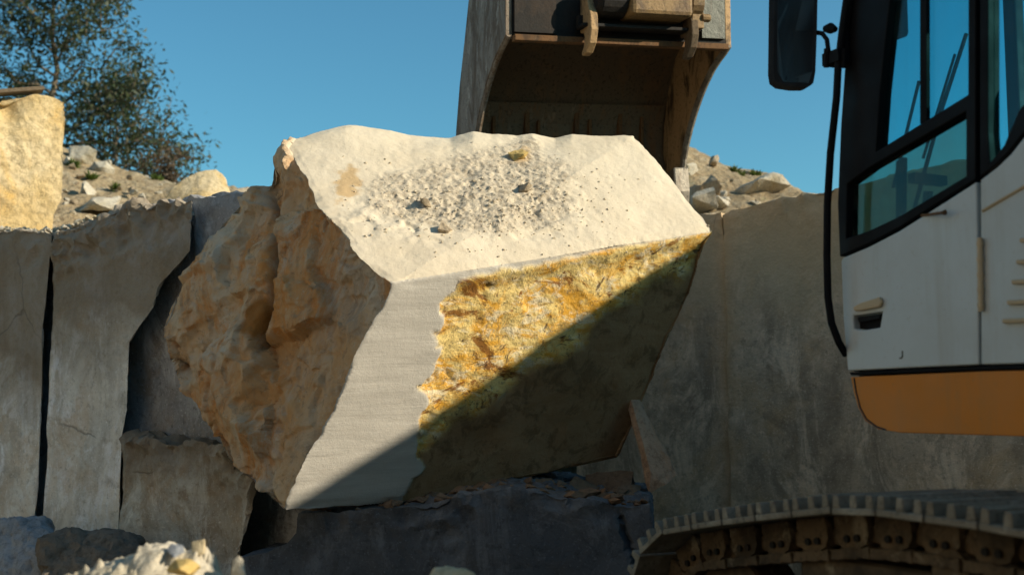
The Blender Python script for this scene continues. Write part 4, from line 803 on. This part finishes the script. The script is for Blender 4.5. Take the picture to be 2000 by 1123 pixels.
backp = [(-.80, -1.10), (-.98, -1.02), (-1.10, -.80), (-1.12, -.66), (-1.05, -.60), (-1.04, -.45), (-.96, -.1), (-.86, .2), (-.76, .52)]
prof = front + backp
for sgn, w0 in ((0, 0.0), (1, BWID)):
    mb = MB(); mb.prism([K(a, z, w0) for a, z in prof], -bw * .05 if sgn == 0 else bw * .05); bpart('side_plate', mb, m_buck_side if sgn == 0 else m_buck_cheek, bevel=.006)
    rimp = [K(a, z, w0 + (-.025 if sgn == 0 else .025)) for a, z in front[1:]]
    mb = MB(); mb.tube(rimp, [.018 if sgn == 0 else .028] * len(rimp), 8); bpart('side_cutter', mb, m_buck_side if sgn == 0 else m_tooth)
# curved shell between the plates
shell = [(-.02, 0.0), (-.3, .2), (-.58, .24), (-.76, .12), (-.87, -.1), (-.96, -.4), (-.98, -.62), (-.93, -.82), (-.84, -1.0), (-.74, -1.18)]
mb = MB(); top_ = [K(a, z, .001) for a, z in shell]; V = []; F = []
for (a, z) in shell: V += [K(a, z, .0), K(a, z, BWID)]
for (a, z) in shell: V += [K(a - .04, z + (.035 if a > -.8 else 0), 0), K(a - .04, z + (.035 if a > -.8 else 0), BWID)]
m_ = len(shell)
for k in range(m_ - 1):
    F.append((2 * k, 2 * k + 1, 2 * k + 3, 2 * k + 2)); F.append((2 * m_ + 2 * k, 2 * m_ + 2 * k + 2, 2 * m_ + 2 * k + 3, 2 * m_ + 2 * k + 1))
F += [(0, 2 * m_, 2 * m_ + 1, 1), (2 * m_ - 2, 2 * m_ - 1, 4 * m_ - 1, 4 * m_ - 2)]
mb.add(V, F); bpart('shell', mb, m_buck_in, smooth=40)
mb = MB(); mb.box(K(.02, -.005, BWID / 2), [bw, bs, UP], [BWID / 2 - .002, .03, .022]); bpart('lip_bar', mb, m_rust, bevel=.005)
mb = MB(); mb.prism([K(0.0, .03, .0), K(0, .52, .0), K(0, .52, BWID), K(0, .03, BWID)], -bs * .03); bpart('back_plate', mb, m_grease, bevel=.003)
mb = MB(); mb.box(K(.012, .26, .17), [bw, bs, UP], [.16, .012, .22]); bpart('grime_plate', mb, m_grease)
mb = MB(); mb.box(K(.014, .29, BWID - .12), [bw, bs, UP], [.10, .014, .23]); bpart('cheek_plate', mb, m_greenpl)
mb = MB(); mb.box(K(.10, .08, BWID * .55), [bw, bs, UP], [.48, .05, .012]).box(K(.05, .12, BWID * .55), [bw, bs, UP], [.48, .02, .05]); bpart('coupler_beam', mb, m_grease, bevel=.004)
mb = MB(); mb.box(K(.14, .30, 1.06), [bw, bs, UP], [.25, .14, .165]); bpart('coupler', mb, m_coupler, bevel=.03)
mb = MB(); mb.tube([K(.12, .27, .60), K(.12, .27, .80)], .13, 20); mb.tube([K(.12, .27, .60), K(.12, .27, .565)], [.13, .10], 20); bpart('pin_boss', mb, m_grease, bevel=.006)
mb = MB(); mb.tube([K(.12, .28, 1.33), K(.12, .28, 1.43)], .12, 18); mb.tube([K(.18, .16, 1.43), K(.18, .16, 1.50)], .03, 10); mb.box(K(.14, .14, 1.40), [bw, bs, UP], [.05, .05, .06]); bpart('pin_boss', mb, m_coupler, bevel=.006)
for w0 in (.52, 1.34):
    mb = MB(); hk = [(.02, .30), (.13, .28), (.19, .14), (.20, .03), (.17, -.06), (.11, -.115), (.05, -.125), (.04, -.10), (.075, -.06), (.09, 0), (.07, .04), (.02, .05)]
    mb.prism([K(a, z, w0) for a, z in hk], bw * .06); bpart('hook', mb, m_buck_cheek if w0 < 1 else m_buck_in, bevel=.008)
m_wear = steel('dusty_worn_plate', (.13, .095, .055), (.18, .09, .035), (.25, .19, .125), .1, .8, (.5, .66), (.58, .72))
mb = MB(); wp = [(-.885, -.24), (-.935, -.40), (-.955, -.62), (-.905, -.82), (-.82, -1.0)]
for (a0, z0), (a1, z1) in zip(wp[:-1], wp[1:]): mb.add([K(a0, z0, .03), K(a0, z0, BWID - .03), K(a1, z1, BWID - .03), K(a1, z1, .03)], [(0, 1, 2, 3)])
bpart('wear_plate', mb, m_wear, smooth=60)
for w0, hh, ww in ((.22, .17, .014), (.50, .20, .02), (.60, .15, .012), (.93, .21, .02), (1.05, .16, .014), (1.32, .20, .018), (1.52, .18, .014)):
    mb = MB(); mb.box(K(-.925, -.60 + hh * .5, w0), [bw + UP * .03, bs, UP], [ww, .018, hh]); bpart('wear_strip', mb, m_rust, bevel=.004)
for k in range(5):
    w0 = .04 + k * (BWID - .08) / 4; mb = MB()
    mb.prism([K(a, z, w0 - .07) for a, z in [(-.62, -.80), (-.60, -1.0), (-.63, -1.22), (-.70, -1.42), (-.76, -1.3), (-.82, -1.05), (-.80, -.85)]], bw * .14); bpart('tooth', mb, m_tooth, bevel=.015)
# tracks
TO = np.array([.573, 5.0, 0.0])                  # front outer corner of the left track
def TK(a, b, z): return TO - hd * a + rt * b + UP * z
# centre line of the track chain: rear sprocket, sagging top run sloping to the front idler
path = []
for k in range(13):                              # front idler, from the bottom up
    w_ = -math.pi / 2 + math.pi * k / 12 * .92; path.append((.20 - .40 * math.cos(w_), .50 + .40 * math.sin(w_)))
path += [(.38, .94), (.68, .99), (1.05, 1.045), (1.30, 1.06), (1.7, 1.055), (2.2, 1.03), (2.8, 1.03), (3.4, 1.05)]
for k in range(13): w_ = math.pi / 2 - math.pi * k / 12; path.append((3.8 + .44 * math.cos(w_), .58 + .44 * math.sin(w_) * 1.05))
path += [(3.4, .1), (2.4, .1), (1.2, .1)]
pa_ = np.array(path + [path[0]]); sl = np.concatenate([[0], np.cumsum(np.linalg.norm(np.diff(pa_, axis=0), axis=1))]); NT = int(round(sl[-1] / .205))
def at_s(s_): s_ %= sl[-1]; return np.array([np.interp(s_, sl, pa_[:, 0]), np.interp(s_, sl, pa_[:, 1])])
TR = MB().box(TK(2.1, .30, .59), [hd, rt, UP], [1.40, .12, .275]).build('track_frame', m_track, EX, bevel=.03)
s = MB(); s.tube([TK(.20, .2, .50), TK(.20, .40, .50)], .33, 28); s.build('idler', m_track, EX, bevel=.02)
s = MB(); s.tube([TK(3.8, .2, .58), TK(3.8, .40, .58)], .35, 28); s.build('sprocket', m_track, EX, bevel=.02)
for a in (1.45, 2.6): s = MB(); s.tube([TK(a, .16, .88), TK(a, .42, .88)], .075, 16); s.build('carrier_roller', m_track, EX)
for a in np.linspace(.95, 3.3, 7): s = MB(); s.tube([TK(a, .16, .24), TK(a, .42, .24)], .09, 16); s.build('track_roller', m_track, EX)
def shoe_mesh(c0, b_in):
    mb = MB(); H = .6
    mb.box((0, H / 2, .0), [(1, 0, 0), (0, 1, 0), (0, 0, 1)], [.098, H / 2, .011])
    for x in (-.082, 0.0, .074): mb.prism([(x - .017, .004, .0105), (x + .017, .004, .0105), (x + .012, .004, .054), (x - .012, .004, .054)], (0, H - .008, 0))
    return mb
def link_mesh():
    mb = MB(); pr = [(-.074, -.014), (.074, -.014), (.084, -.045), (.084, -.085), (.066, -.118), (.03, -.132), (-.03, -.132), (-.066, -.118), (-.084, -.085), (-.084, -.045)]
    for b in (.165, .385): mb.prism([(x, b, z) for x, z in pr], (0, .05, 0))
    mb.prism([(x, .145, z) for x, z in [(-.096, -.126), (.096, -.126), (.098, -.165), (-.098, -.165)]], (0, .31, 0))
    pass
    mb.tube([(-.09, .19, -.08), (-.09, .41, -.08)], .04, 12); return mb
sm, lm = shoe_mesh(0, 0), link_mesh(); first = {}
from mathutils import Matrix
for side, off in (('near', 0.0), ('far', 2.85)):
    far = MB()
    for i in range(NT):
        s0 = i * sl[-1] / NT; p0 = at_s(s0 - .06); p1 = at_s(s0 + .06); c_ = at_s(s0); tg = unit(p1 - p0)
        xa = -hd * tg[0] + UP * tg[1]; za = unit(np.cross(xa, rt)); ce = TK(c_[0], off, c_[1])
        if np.dot(za, UP * (c_[1] - .55) - hd * (c_[0] - 2.1) * .3) < 0: za = -za
        ya = rt
        R = np.stack([xa, ya, za], 1)
        if side == 'near':
            for nm, mb_, mt in (('track_shoe', sm, m_shoe), ('track_link', lm, m_track)):
                if nm not in first:
                    if nm == 'track_shoe': first[nm] = mb_.build(nm, mt, None, bevel=.004)
                    else:
                        V2, F2, _ = refine(np.array(mb_.V), tris(mb_.F), np.zeros(len(tris(mb_.F)), int), .014); N2 = vnormals(V2, F2)
                        V2 = V2 + N2 * (.006 * fbm(V2 * 22, 4) + .004 * fbm(V2 * 50, 3) - .002)[:, None]; hb_ = MB()
                        for hx in (-.02, .03): hb_.tube([(hx, .155, -.095), (hx, .166, -.095)], [.013, .013], 8)
                        n2 = len(V2); first[nm] = mesh_obj(nm, np.concatenate([V2, np.array(hb_.V)]), F2.tolist() + [tuple(q + n2 for q in f) for f in hb_.F], None, mats=[mt, m_grease], fm=[0] * len(F2) + [1] * len(hb_.F), smooth=50)
                    o = first[nm]
                else: o = first[nm].copy(); COL.objects.link(o)
                o.parent = EX; mw = Matrix(np.vstack([np.hstack([R, (ce - CEN)[:, None]]), [0, 0, 0, 1]]).tolist()); o.matrix_local = mw
        else: far.add(np.array(sm.V) @ R.T + ce, sm.F); far.add(np.array(lm.V) @ R.T + ce, lm.F)
    if side == 'far': far.build('far_track', m_track, EX)
